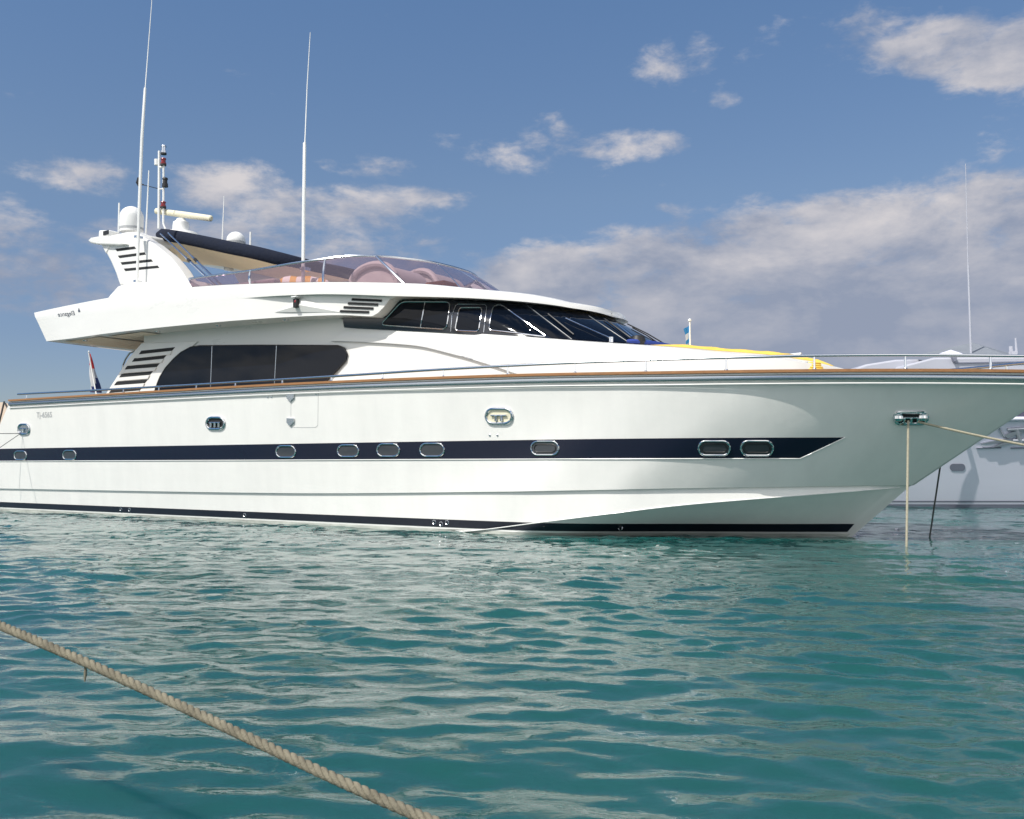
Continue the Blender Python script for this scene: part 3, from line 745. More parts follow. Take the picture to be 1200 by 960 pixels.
# split in panes along the near and far side
cuts = [0, 30, 54, 74, 88, 99]
def colx(x, row): return min(range(len(row)), key=lambda i: abs(proj(*row[i])[0]-x))
top_c = [0, colx(293.5, STl), colx(380, STl), colx(440, STl), colx(512, STl), 99]
bot_c = [0, colx(293.5, SBw), colx(379, SBw), colx(473, SBw), colx(542, SBw), 99]
for j in range(5):
    n_ = 14; prow = []
    for k in range(7):
        q = k/6; row = []
        for e in range(n_+1):
            u_ = e/n_; ct = top_c[j]+(top_c[j+1]-top_c[j])*u_; cb = bot_c[j]+(bot_c[j+1]-bot_c[j])*u_
            def at_(rw, c_):
                a = int(c_); a = min(a, 98); f_ = c_-a; return rw[a]*(1-f_)+rw[a+1]*f_
            row.append(at_(STl, ct)*q+at_(SBw, cb)*(1-q)+Vector((.06*math.sin(math.pi*q)*(1+at_(STl, ct).y/2.4), -.03*math.sin(math.pi*q), 0)))
        prow.append(row)
    for sg in (1, -1):
        rw = prow if sg == 1 else [mirror(r) for r in prow]
        mb = MB(); mb.grid(rw); w = mb.build('windscreen_panel', 'pink_glass', yacht)
        if j < 4:
            mb = MB(); mb.tube([r[-1] for r in rw], .026 if j < 3 else .012, 6); mb.build('panel_post', 'steel', w)
mb = MB(); mb.tube(STl + mirror(STl)[::-1][1:], .027, 8)
mb.tube([STl[0], SBw[0]], .022, 6); mb.tube(mirror([STl[0], SBw[0]]), .022, 6)
mb.build('windscreen_rail', 'steel', yacht)
mb = MB(); mb.tube([p+Vector((0, -.005, .01)) for p in SBw], .014, 6); mb.tube([p+Vector((0, .005, .01)) for p in mirror(SBw)], .014, 6); mb.build('windscreen_gasket', 'black', yacht)

# ---- things on the flybridge
c0 = P(352, 326, -1.4)
mb = MB()      # helm console with hooped back
for (xa, xb, yt, tt) in ((411, 466, 310, -.9), (470, 515, 318, 0.6)):
    hoop = []
    n_ = 16
    a = P(xa, 331, tt); b_ = P(xb, 333, tt); zt = P((xa+xb)/2, yt, tt).z
    for k in range(n_+1):
        an = math.pi*k/n_; q = .5-.5*math.cos(an); hoop.append(Vector((a.x+(b_.x-a.x)*q, tt, 4.6+(zt-4.6)*math.sin(an)**.65)))
    lo = [Vector((p.x, tt, 4.2)) for p in hoop]
    mb.prism(hoop, (0, 1.0, 0)); mb.tube([p+Vector((0, -.02, 0)) for p in hoop], .07, 8)
mb.build('helm_console', 'vinyl', yacht, ang=40)
mb = MB(); pts = [P(x, 329, -.6) for x in (486, 495, 505, 515, 525, 532)]
mb = MB(); a = P(518, 336, -.7); mb.box((a.x, -.7, a.z+.02), (.5, .5, .10)); tag(mb.build('cushion', 'orange', None), 'orange cushion lying behind the front of the flybridge windscreen', 'cushion')
orange_o = bpy.data.objects['cushion']; orange_o.modifiers.new('b', 'BEVEL').width = .03
orange_o.data.transform(Matrix.Translation(ORG) @ Matrix.Rotation(math.atan2(U.y, U.x), 4, 'Z'))
# bench seat back along the far side and aft
mb = MB()
for sg in (-1, 1):
    mb.box((9.6, sg*2.12, 4.62), (3.4, .22, .55))
    mb.box((9.6, sg*1.75, 4.38), (3.4, .6, .42))
mb.build('bench_seat', 'vinyl', yacht, bevel=.06)
def ytop(o):    # move a mesh written in yacht coordinates to the world
    o.data.transform(Matrix.Translation(ORG) @ Matrix.Rotation(math.atan2(U.y, U.x), 4, 'Z')); return o
mb = MB(); a = P(326, 327, -1.75); b_ = P(384, 331, -1.75)
for k in range(1):
    mb.tube([Vector((a.x+(b_.x-a.x)*q/8, -1.72, 4.86-.16*q/8)) for q in range(9)], [.10, .17, .19, .17, .18, .19, .16, .15, .08], 14, flat=.9)
cu = mb.build('striped_cushion', 'stripe_cushion', None); tag(cu, 'pink and yellow striped cushion roll behind the flybridge side screen', 'cushion')
ytop(cu)

# ---- radar arch
def fin(px, t0, th, name, parent, m_='gelcoat_fly', bev=.05):
    mb = MB(); mb.prism([P(x, y, t0) for x, y in px], (0, th, 0)); return mb.build(name, m_, parent, bevel=bev)
fin_px = [(140, 335), (135, 320), (129.6, 307.5), (124, 297), (119, 286), (121, 279), (130, 275.5), (146, 272), (159, 271), (169, 279), (180, 286), (189, 293), (198, 300.5), (205, 308.5), (211, 316), (217, 326), (222, 334)]
arch = fin(fin_px, -2.1, .32, 'radar_arch', yacht)
far_fin = [Vector((P(x, y, -2.1).x, 2.1, P(x, y, -2.1).z)) for x, y in fin_px]
mb = MB(); mb.prism(far_fin, (0, -.32, 0)); mb.build('arch_leg', 'gelcoat_fly', arch, bevel=.05)
basef = [(122, 353), (128, 345), (137, 335), (145, 332.2), (176, 329.6), (210, 325.5), (216, 327), (222, 332.5), (229, 341), (229, 350)]
mb = MB(); mb.prism([P(x, y, -2.45) for x, y in basef], (0, .75, 0)); q = [Vector((P(x, y, -2.45).x, 2.45, P(x, y, -2.45).z)) for x, y in basef]; mb.prism(q, (0, -.75, 0))
mb.build('arch_plinth', 'gelcoat_fly', arch, bevel=.07)
for (xa, ya, xb, yb) in ((136.0, 293, 158.3, 290.2), (139, 301, 170, 297), (142, 308.8, 178, 305.2), (145.8, 316.2, 185.5, 312.6)):
    q = [(xa-1, ya-1.3), (xb-1, yb-1.3), (xb+1, yb+1.3), (xa+1, ya+1.5)]
    mb = MB(); mb.prism([P(x, y, -2.106) for x, y in q], (0, .03, 0)); mb.build('louvre_slot', 'slit', arch, smooth=False)
# aerofoil cross beam with tail
wing = [(102.5, 282), (106, 278.5), (114, 277), (124, 277), (140, 280.5), (147, 286), (140, 287.5), (128, 287), (114, 286.5), (106, 284.8)]
mb = MB(); q = [P(x, y, -2.2) for x, y in wing]; mb.prism(q, (0, 4.4, 0)); mb.build('cross_beam', 'gelcoat_fly', arch, bevel=.03)
mb = MB(); mb.prism([P(x, y, -2.12) for x, y in ((118, 286), (129, 286), (124, 297.5))], (0, .15, 0)); mb.build('beam_gusset', 'gelcoat_fly', arch, bevel=.02)
topz = P(150, 272, -1.5).z
a = P(159, 271, -2.1)
mb = MB(); mb.box((a.x-.35, 0, a.z-.13), (1.0, 4.0, .15)); mb.build('arch_top', 'gelcoat_fly', arch, bevel=.06)
# spotlight box on the beam
a = P(128, 275, -1.9); mb = MB(); mb.box(a, (.42, .3, .16), Matrix.Rotation(.12, 3, 'Y')); sp = mb.build('flood_light', 'white_plastic', arch, bevel=.03)
mb = MB(); mb.box(a+Vector((.10, -.155, .0)), (.20, .02, .10)); mb.build('lens', 'black', sp)
mb = MB(); mb.tube([a+Vector((0, 0, -.05)), a+Vector((.02, 0, -.24))], .04, 8); mb.build('bracket', 'white_plastic', sp)
# domes
def dome(px, py_base, w_px, t, h_ratio, name='satellite_dome'):
    a = P(px, py_base, t); dep = proj(*a)[2]; r = w_px/2/F*dep; H_ = r*h_ratio
    prof = [(0, -.06), (r*.96, -.06), (r*.98, .0), (r*.98, .10*H_), (r, .13*H_)]
    for k in range(0, 13):
        an = math.pi/2*k/12; prof.append((max(r*math.cos(an), .0005), H_-r*.98+r*.98*math.sin(an)))
    mb = MB(); mb.lathe(a, prof, 32); d_ = mb.build(name, 'white_plastic', yacht, ang=50)
    mb = MB(); mb.lathe(a, [(r*.985, .0), (r*1.005, .0), (r*1.005, .05), (r*.985, .05)], 32); mb.build('base_ring', 'grey_text', d_)
    return a, r
da, dr = dome(154, 269.5, 27, -1.5, 2.05)
mb = MB(); mb.lathe(da+Vector((0, 0, -.28)), [(0, 0), (dr*.7, 0), (dr*.55, .15), (dr*.6, .24)], 20); mb.build('dome_foot', 'white_plastic', yacht)
fa_, fr_ = dome(276.5, 286, 22, 0.9, 1.3)
mb = MB(); mb.tube([fa_+Vector((0, 0, -.6)), fa_+Vector((0, 0, -.02))], fr_*.4, 12); mb.build('dome_foot', 'white_plastic', yacht)
# open-array radar
a = P(212, 272, -.3); dep = proj(*a)[2]; k_ = dep/F
mb = MB(); mb.lathe(a, [(0, -.12), (k_*22, -.10), (k_*20, -.03), (k_*11, .0), (k_*9.5, .06), (k_*9.5, .15), (k_*9, .24), (k_*6, .28), (k_*5, .33), (0, .33)], 24); rd = mb.build('radar_pedestal', 'white_plastic', yacht)
pa = P(182.5, 247.3, -.3); pb = P(248, 256.2, -.3); d_ = (pb-pa)
mb = MB(); mb.tube([pa+d_*q for q in (0, .01, .5, .99, 1)], [.05, .075, .08, .075, .05], 12, flat=.8); mb.build('radar_scanner', 'cream_plastic', rd)
# light mast
ma = P(187.5, 268, -.4); dep = proj(*ma)[2]; k_ = dep/F
def mp_(x, y): return P(x, y, -.4)
mb = MB(); mb.tube([mp_(186, 268), mp_(186.6, 177)], .032, 8); mb.tube([mp_(193.5, 268), mp_(191.4, 262), mp_(191.8, 185)], .026, 8)
mb.tube([mp_(186.5, 222), mp_(192, 221)], .018, 6); mb.tube([mp_(186.5, 196.5), mp_(192.5, 195.5)], .03, 6)
mast = mb.build('light_mast', 'white_plastic', yacht)
for (x, y, h_, mt) in ((191.8, 175, 9, 'steel'), (191.5, 189, 7, 'red_lens'), (193.5, 213, 9, 'black'), (191.3, 239.5, 6, 'red_lens')):
    c = mp_(x, y); H_ = h_*k_; mb = MB(); mb.lathe(c-Vector((0, 0, H_/2)), [(0, 0), (.07, 0), (.07, H_*.25), (.055, H_*.25), (.055, H_*.8), (.07, H_*.8), (.06, H_), (0, H_)], 14); mb.build('signal_light', mt, mast)
    mb = MB(); mb.lathe(c-Vector((0, 0, H_/2+.04)), [(0, 0), (.075, 0), (.075, .04), (0, .04)], 12); mb.build('light_base', 'black', mast)
c = mp_(183.8, 190.5); mb = MB(); mb.lathe(c-Vector((0, 0, .08)), [(0, 0), (.06, .01), (.065, .16), (0, .18)], 12); mb.build('horn', 'white_plastic', mast)
mb = MB(); mb.tube([mp_(184.5, 221), mp_(167, 216.5)], .010, 5); mb.tube([mp_(162, 208), mp_(161.5, 214), mp_(163, 219)], [.02, .05, .02], 6); mb.tube([mp_(162.5, 215), mp_(168, 216.7)], .02, 5); mb.build('wind_vane', 'black', mast)

# whip antennas
def whip(pts, rads, t, matn='white_plastic', fittings=None):
    mb = MB(); q = [P(x, y, t) for x, y in pts]; mb.tube(q, rads, 7); o_ = mb.build('whip_antenna', matn, yacht)
    return o_, q
o_, q = whip([(160.5, 338), (163.0, 250), (166.5, 160), (170.1, 104), (170.3, 102), (175, 40), (178.5, -6), (181, -40)], [.028, .036, .036, .030, .012, .010, .007, .005], -2.3)
for (x, y) in ((161.5, 278), (160.6, 330)): mb = MB(); mb.box(P(x+1.0, y, -2.25), (.08, .18, .05)); mb.build('antenna_clamp', 'steel', o_)
o_, q = whip([(355.2, 330), (356.0, 250), (357.0, 168), (357.4, 166), (360, 100), (363.6, 38)], [.036, .036, .032, .012, .010, .006], -2.1)
mb = MB(); mb.box(P(355.4, 315, -2.08)+Vector((0, .05, 0)), (.10, .2, .07)); mb.build('antenna_clamp', 'steel', o_)
whip([(139, 272), (139.7, 238)], [.024, .022], -1.2)
whip([(171, 276), (174.5, 200)], [.022, .014], -1.0)
whip([(260.5, 283), (262.6, 230)], [.018, .009], .6)
whip([(293.3, 294), (293.6, 272)], [.024, .024], .3)

# ---- folding hardtop (navy rim, cream lining)
BT_HW = 1.35
near_px = pchip([(178, 267), (200, 269), (233, 275), (267, 282), (300, 288.5), (338, 299), (351, 305)])
edge_ = plan([(6.35, -1.40), (8.2, -1.42), (9.6, -1.38), (10.35, -1.15), (10.75, -.65), (10.85, 0)], 30)
rim = []
for (a, b_) in edge_:
    zz = zon(a, b_, near_px, 6.0) if b_ < -1.2 else None; rim.append([a, b_, zz])
z_last = [r for r in rim if r[2] is not None][-1]; sl_ = (z_last[2]-rim[0][2])/(z_last[0]-rim[0][0])
for r in rim:
    if r[2] is None: r[2] = z_last[2]+sl_*(r[0]-z_last[0])
print('bimini', rim[0], z_last, rim[-1], proj(*rim[0])[:2], [proj(*r)[:2] for r in rim[18::3]])
rimv = [Vector(r) for r in rim]
loop = rimv + mirror(rimv)[::-1][1:]
nL = len(loop); rads = []
for i, p in enumerate(loop): rads.append(.15-.03*abs(math.sin(i*.9))*.3 if .0 < p.x else .1)
rads = [.15*(.55+.45*min(1, (11.0-p.x)/1.0+.25)) for p in loop]; rads[0] = rads[-1] = .05
hbm = MB(); hbm.tube([p-Vector((0, 0, .15)) for p in loop], rads, 10, flat=.55)
ht = hbm.build('folding_top', 'navy_canvas', yacht, ang=60)
mb = MB(); inn_ = [Vector((p.x, p.y*.97, p.z-.28)) for p in rimv]
lin = [Vector((5.75, inn_[0].y, inn_[0].z+.10)), Vector((6.1, inn_[0].y, inn_[0].z+.05))] + inn_
rowsL = []
for k in range(13):      # padded lining, bellying down to the middle
    q = 1-2*k/12; rowsL.append([Vector((p.x, p.y*q, p.z-.34*(1-abs(q)**2.4)*min(1, (10.9-p.x)/1.6))) for p in lin])
mb.grid(rowsL)
mb.build('top_lining', 'beige_lining', ht)
mb = MB(); mb.grid([[p+Vector((0, 0, .10)) for p in inn_], [Vector((p.x, 0, p.z+.22)) for p in inn_], [p+Vector((0, 0, .10)) for p in mirror(inn_)]]); mb.build('top_skin', 'navy_canvas', ht)
mb = MB(); mb.box(P(268, 315, .2), (.16, .2, .10)); mb.build('ceiling_light', 'white_plastic', ht, bevel=.03)
# struts
for (pa_, pb_, t_) in (((188, 274), (252, 334), -2.0), ((197, 273), (259, 334), -2.05)):
    mb = MB(); A = P(*pa_, -1.55); B = P(*pb_, -2.25); mb.tube([A, A+(B-A)*.48], .018, 8); mb.tube([A+(B-A)*.48, B], .026, 8); st = mb.build('strut', 'steel', ht)
    mb = MB(); mb.tube([A+(B-A)*.53, A+(B-A)*.57], .036, 8); mb.build('strut_collar', 'black', st)
A = P(188, 274, 1.0); B = P(230, 318, 1.0)

# ---- hull fittings
def portlight(x, y, w, h, name='portlight', inner='port_glass', ring='chrome', fr=.016):
    r = h*.42 if w < 20 else h*.49
    out = rrect(x-w/2+1, y-h/2+1, x+w/2-1, y+h/2-1, r-1, 6)
    dep = proj(*hit(HT, x, y)[0])[2]
    mb = MB(); mb.tube(on(HT, out, .012), fr, 8, closed=True); o_ = mb.build(name, ring, yacht)
    pane(HT, [(x+(a-x)*.93, y+(b_-y)*.93) for a, b_ in out], .009, 3).build('pane', inner, o_)
    return o_
for (x, y, w, h) in ((24.5, 533.7, 16, 12), (82, 533.2, 17, 12.5), (335.5, 529.2, 24.5, 15.5), (408.5, 528.3, 26.5, 15.5), (455.5, 527.5, 28, 16.5), (506.8, 527.2, 30, 17), (639, 525.3, 34, 18), (837, 525, 38.5, 18.5), (887, 525, 39.5, 19)):
    o_ = portlight(x, y, w, h)
    if w > 30:
        mb = MB(); q = rrect(x-w/2+4.5, y-h/2+4.5, x+w/2-4.5, y+h/2-4.5, h*.5-4.6, 5); mb.tube(on(HT, q, .012), .008, 6, closed=True); mb.build('inner_rim', 'black', o_)
# fairleads: chrome oval plates with rollers inside
def fairlead(x, y, w, h, inner, rollers=2):
    o_ = portlight(x, y, w, h, 'fairlead', inner, 'chrome', .026)
    for k in range(rollers):
        xx = x+(k-(rollers-1)/2)*w*.2; mb = MB(); a = hit(HT, xx, y+h*.30, .03)[0]; c_ = hit(HT, xx, y-h*.05, .03)[0]
        mb.tube([a, c_], .022, 8); mb.build('roller', 'chrome', o_)
    a = hit(HT, x-w*.28, y-h*.05, .03)[0]; c_ = hit(HT, x+w*.28, y-h*.05, .03)[0]
    mb = MB(); mb.tube([a, c_], .014, 6); mb.build('roller_bar', 'steel', o_)
    return o_
fairlead(28.5, 503, 15, 13.5, 'steel', 1)
fairlead(253, 496, 23, 15.5, 'slit', 3)
fairlead(585.3, 487.7, 32.5, 19, 'cream_plastic', 2)
bf = fairlead(1067, 489.3, 40, 15, 'slit', 3)
for (x, y) in ((1052, 488.5), (1080.5, 488)):
    c = hit(HT, x, y, .02)[0]; mb = MB(); mb.lathe(c, [(0, -.06), (.05, -.055), (.075, -.02), (.075, .02), (.05, .055), (0, .06)], 16); mb.build('roller', 'chrome', bf)
# boarding gate: seam and hinges
mb = MB(); mb.tube(on(HT, dens_px([(341, 458.5), (341, 500), (345, 501), (370, 501), (372.5, 498.5), (373, 457.5)], 4, False), .001), .0035, 5); gate = mb.build('boarding_gate', 'grey_text', yacht)
for y in (465, 493.5):
    mb = MB(); mb.prism(on(HT, [(337, y-3.2), (345.5, y-3.2), (345.5, y+1.5), (341, y+6), (337, y+2)], .002), (0, -.03, 0)); mb.build('hinge', 'steel', gate, bevel=.004)
for (x, y, r) in ((314, 465.5, .014), (318.5, 465.2, .014), (370.5, 462, .014), (574, 510, .014), (583, 510, .014)):
    c = hit(HT, x, y, .0)[0]; mb = MB(); mb.lathe(c, [(0, -.01), (r, -.01), (r*1.2, .012), (0, .025)], 10, axis=(0, -1, 0)); mb.build('stud', 'steel', yacht)
for (x, y) in ((142, 597), (152, 597.5), (287, 603.8), (509, 612), (517, 614), (524, 612.2), (727, 618.5)):
    c = hit(HT, x, y, .004)[0]; mb = MB(); ring = [c+Vector((.035*math.cos(2*math.pi*k/12), 0, .035*math.sin(2*math.pi*k/12))) for k in range(12)]; mb.tube(ring, .008, 5, closed=True); mb.build('through_hull', 'steel', yacht)
# side vent plate on the coach roof
mb = MB(); out = rrect(534, 433.3, 550, 438.6, 2.3); pane(TT, out, .012, 2).build('courtesy_light', 'steel', yacht)

# ---- lettering
def text(body, px, py, height, width, tree, matn, name, parent, shear=0.0, mirrored=False, off=.006, slope=0.0):
    cu_ = bpy.data.curves.new(name, 'FONT'); cu_.body = body; cu_.size = 1; cu_.shear = shear; cu_.extrude = .0
    tmp = bpy.data.objects.new('tmp', cu_); COL.objects.link(tmp); bpy.context.view_layer.update()
    me_ = bpy.data.meshes.new_from_object(tmp.evaluated_get(bpy.context.evaluated_depsgraph_get()))
    bpy.data.objects.remove(tmp); xs = [v.co.x for v in me_.vertices]; x0, x1 = min(xs), max(xs)
    for v in me_.vertices:
        u_ = (v.co.x-x0)/(x1-x0); u_ = 1-u_ if mirrored else u_
        xx = px+width*u_; yy = py-v.co.y*height/.7+slope*u_*width
        v.co = hit(tree, xx, yy, off)[0]
    me_.materials.append(MATS[matn]); o_ = bpy.data.objects.new(name, me_); COL.objects.link(o_); o_.parent = parent; return o_
text('Elegance', 68, 371.2, 5.2, 20, FTREE, 'dark_text', 'lettering', fly, .35, True, slope=-.10)
mb = MB(); pts = on(FTREE, [(92, 366), (94.5, 365.3), (92.6, 360.8), (91.9, 363.5)], .007); mb.add(pts, [(0, 1, 2, 3)]); mb.build('emblem', 'dark_text', fly)
text('Tj-6565', 43, 489.5, 6.4, 18, HT, 'grey_text', 'lettering', hull, .0, False, slope=-.03)

# ---- foredeck
def trunk_top(s_, t_, dz):
    loc, nr, _, _ = TT.ray_cast(Vector((s_, t_, 6)), Vector((0, 0, -1)))
    return Vector((s_, t_, (loc.z if loc else 2.6)+dz))
mb = MB(); rows = []
for i in range(22):
    s_ = 19.2+(21.8-19.2)*i/21; hw = max(.12, (tplan(s_)-.36)*(1 if s_ < 20.8 else 1+.25*(s_-20.8))); rows.append([])
    for k in range(17):
        t_ = -hw+2*hw*k/16; e = min(1, (1-abs(2*k/16-1))*7)*min(1, i/2.0, (21-i)/2.0); rows[-1].append(trunk_top(s_, t_, 0.004+.035*e+.008*math.sin(i*1.7+k*.9)*e))
mb.grid(rows); yc = ytop(mb.build('deck_cover', 'yellow_canvas', None)); tag(yc, 'yellow canvas cover spread over the foredeck sunbathing pad', 'cover')
# blue folded cover below the windscreen
mb = MB(); mb.tube([trunk_top(18.55+.35*math.cos(a_), 1.0*math.sin(a_), .05) for a_ in [R(-80+10*i) for i in range(17)]], [.02]+[.038]*15+[.02], 8)
bc = ytop(mb.build('folded_cover', 'blue_canvas', None)); tag(bc, 'blue canvas cover rolled up at the foot of the windscreen', 'cover')
c = trunk_top(18.2, -1.35, .0); mb = MB(); mb.lathe(hit(BTREE, 746, 404, .06)[0]-Vector((0, 0, .1)), [(0, 0), (.10, .02), (.14, .1), (.11, .19), (0, .22)], 16); fb = ytop(mb.build('fender_ball', 'black', None)); tag(fb, 'black round ball resting at the foot of the windscreen', 'ball')
# jack staff & flag
sA = P(809, 411, 0.0); sB = P(808.3, 377, 0.0)
mb = MB(); mb.tube([sA-Vector((0, 0, .3)), sB], .014, 7); mb.lathe(sB, [(0, 0), (.03, .01), (.03, .04), (0, .06)], 10); mb.build('jack_staff', 'white_plastic', yacht)
mb = MB(); rows = []
for i in range(13):
    q = i/12; row = []
    for j in range(9):
        v = j/8; a = P(808.2, 380.5+20*v, 0); b_ = P(801.5+1.5*math.sin(v*3), 386.5+21*v, 0); p = a+(b_-a)*q; p.y += .05*math.sin(q*6+v*2)*q; row.append(p)
    rows.append(row)
for i in range(12):
    for j in range(8):
        o = len(mb.v); mb.add([rows[i][j], rows[i+1][j], rows[i+1][j+1], rows[i][j+1]], [(0, 1, 2, 3)], 1 if (3 <= i <= 9 and 3 <= j <= 5) else 0)
fg = ytop(mb.build('flag', ['flag_sea', 'flag_white'], None)); tag(fg, 'small blue pennant flag with a white centre on the bow staff', 'flag')
# windlass and fittings
mb = MB(); a = P(938, 424, -.45); mb.lathe((a.x, a.y, a.z-.28), [(0, 0), (.16, 0), (.16, .08), (.09, .12), (.09, .20), (.13, .22), (.13, .27), (0, .28)], 18); wl_ = mb.build('windlass', 'chrome', yacht)
for x in (900, 925):
    a = P(x, 419, .0); mb = MB(); mb.tube([a+Vector((-.2, 0, 0)), a+Vector((.2, 0, .02))], .05, 8); mb.build('deck_fitting', 'white_plastic', yacht)
mb = MB(); 
for k in range(5):
    rr = .22-.02*k; mb.tube([P(950, 428, -.3)+Vector((rr*math.cos(R(15*i)), rr*math.sin(R(15*i)), -.12+.035*k)) for i in range(24)], .018, 6, closed=True)
rc = ytop(mb.build('rope_coil', 'yellow_canvas', None)); tag(rc, 'coil of yellow rope on the foredeck behind the bow rail', 'rope')

# ---- aft deck
a = P(113, 464, 0.0); b_ = P(104, 413, 0.0); mb = MB(); mb.tube([a-Vector((0, 0, .4)), a, b_], .020, 8); mb.lathe(b_, [(0, 0), (.03, .02), (0, .05)], 8); mb.build('ensign_staff', 'white_plastic', yacht)
mb = MB(); fl_rows = []
for i in range(14):
    q = i/13; l = (103.5+4.4*q+.4*math.sin(q*9), 414+46*q); 
    wR = 2.0+11*min(1, q*1.05)**1.2
    row = []
    for j in range(9):
        v = j/8; p = P(l[0]+wR*v-1.5*q, l[1]+.5*v, .05); p.y += .10*math.sin(v*9+q*2)*(.2+q); row.append(p)
    fl_rows.append(row)
for i in range(13):
    for j in range(8):
        mi = 0 if i < 4 + (j > 4) else (2 if (i-6.5)*1.0 > (7-j)*.95 - 1.0 + 1.5 else 1)
        mb.add([fl_rows[i][j], fl_rows[i+1][j], fl_rows[i+1][j+1], fl_rows[i][j+1]], [(0, 1, 2, 3)], mi)
en = ytop(mb.build('flag', ['flag_red', 'flag_white', 'flag_blue'], None)); tag(en, 'red, white and blue ensign hanging limp from the stern staff', 'flag')
def deckchair(px, t, lab, mt):
    a = P(px, 461, t); r_ = empty('deck_chair', U*a.x+N*a.y+ORG+Vector((0, 0, 2.29)), math.atan2(U.y, U.x)); tag(r_, lab, 'chair', 'chairs on the aft deck')
    mb = MB(); mb.box((0, 0, .24), (.5, .5, .06)); mb.build('seat', mt, r_, bevel=.02)
    mb = MB(); mb.box((-.22, 0, .42), (.06, .5, .34), Matrix.Rotation(-.15, 3, 'Y')); mb.build('backrest', mt, r_, bevel=.02)
    for x in (-.2, .2):
        for y in (-.2, .2): mb = MB(); mb.tube([(x, y, 0), (x, y, .22)], .02, 6); mb.build('leg', 'steel', r_)
    for y in (-.27, .27): mb = MB(); mb.tube([(-.22, y, .44), (.22, y, .44)], .022, 6); mb.build('armrest', 'steel', r_)
deckchair(66, -1.0, 'grey chair nearest the stern rail on the aft deck', 'far_grey')
deckchair(88, .4, 'low chair on the aft deck between the grey chair and the ensign', 'far_grey')
a = P(117, 458, -.6); mb = MB(); mb.box((a.x, a.y, 2.5), (.8, .8, .55)); lk = mb.build('deck_locker', 'cream_plastic', yacht, bevel=.08)
mb = MB(); mb.tube([P(x, y, -1.3) for x, y in ((143, 436), (144, 428), (147, 421), (152, 414), (158, 411.5))], .022, 8); mb.tube([P(x, y, -1.3) for x, y in ((143, 436), (143, 456))], .022, 8); mb.build('stair_rail', 'steel', yacht)
# swim platform
mb = MB(); mb.box((.2, 0, .42), (1.4, 4.9, .10)); mb.build('swim_platform', 'deck_teak', yacht, bevel=.03)

# ================================================================== MOORING LINES
def loc2w(p): return U*p[0]+N*p[1]+ORG+Vector((0, 0, p[2]))
def linerope(pts, r, matn, name, label, n=8, sag=0.0, m_=16):
    A, B = [Vector(p) for p in pts]; q = []
    for i in range(m_+1):
        u_ = i/m_; p = A+(B-A)*u_; p.z -= sag*4*u_*(1-u_); q.append(p)
    mb = MB(); mb.tube(q, r, n); o_ = mb.build(name, matn, None); tag(o_, label, 'rope', 'mooring lines'); return o_
fa0 = loc2w(hit(HT, 1063, 491, .05)[0]); w0 = loc2w(PZ(1062, 645, -.05))
linerope((fa0, w0-Vector((0, 0, .1))), .017, 'rope_pale', 'mooring_line', 'pale rope hanging straight down from the bow fairlead into the water')
d = pix_ray(1200, 518); dist_ = fa0.y-.6; e0 = loc2w(hit(HT, 1074, 492, .05)[0]); e1 = pix_ray(1290, 537)*(e0.y*.95); e1.z += CAMH
linerope((e0, e1), .017, 'rope_pale', 'mooring_line', 'pale rope running from the bow fairlead to the right edge', sag=.03)
e0 = loc2w(P(1103, 545, .35)); e1 = loc2w(PZ(1088, 631, -.02))
e0b = loc2w(P(1108, 505, .35))
linerope((e0b, e1-Vector((0, 0, .1))), .014, 'rope_dark', 'mooring_line', 'dark rope leading down behind the bow stem into the water')
sf = loc2w(hit(HT, 26, 508, .04)[0])
v1 = pix_ray(-40, 508.5)*(sf.y*.98); v1.z += CAMH
linerope((sf, v1), .008, 'rope_dark', 'mooring_line', 'thin green-grey line running level from the stern fairlead')
v1 = pix_ray(-30, 545)*(sf.y*.95); v1.z += CAMH
linerope((sf, v1), .008, 'rope_dark', 'mooring_line', 'thin line sloping down and left from the stern fairlead')

# foreground three-strand rope
def fore():
    k = [(-120, 682, 3.4), (0, 733, 3.05), (100, 776, 2.85), (200, 822, 2.7), (300, 869, 2.52), (400, 916, 2.36), (505, 962, 2.22), (640, 1020, 2.0)]
    pts = []
    for (x, y, dd) in k:
        d_ = pix_ray(x, y); p = d_*dd; p.z += CAMH; pts.append(tuple(p))
    c = plan(pts, 900); c = [Vector(p) for p in c]; mb = MB(); r = .0110; st = .0069
    L_ = 0; ph = [0]
    for a, b_ in zip(c, c[1:]): L_ += (b_-a).length; ph.append(L_)
    for s_ in range(3):
        q = []
        for i, p in enumerate(c):
            tg = (c[min(i+1, len(c)-1)]-c[max(i-1, 0)]).normalized(); a = tg.cross(Vector((0, 0, 1))).normalized(); b2 = a.cross(tg)
            an = -ph[i]/.078*2*math.pi+s_*2*math.pi/3; q.append(p+(a*math.cos(an)+b2*math.sin(an))*(r-st*.62))
        mb.tube(q, st*1.12, 8)
    o_ = mb.build('rope', 'rope', None, ang=80); tag(o_, 'thick twisted beige rope crossing the lower left foreground over the water', 'rope')
    j = min(range(len(c)), key=lambda i: (c[i]-Vector(pts[2])).length)
    c0 = c[j]; mb = MB(); mb.tube([c0-Vector((0, 0, .008)), c0-Vector((0, 0, .035)), c0-Vector((.001, 0, .055))], [.003, .005, .002], 6); mb.build('loose_strand', 'rope', o_)
fore()

# ================================================================== NEIGHBOURING YACHT (right)
ny_ = empty('neighbour_yacht', (14, 27, 0)); tag(ny_, 'pale lilac-grey yacht moored behind the bow at the right edge', 'yacht')
OW = Vector((14, 27, 0))
def B(x, y, Y): return QY(x, y, Y)-OW
hullpx = [(597, 25.6), (588, 25.45), (570, 25.3), (545, 25.15), (520, 24.95), (500, 24.8), (489, 24.72)]
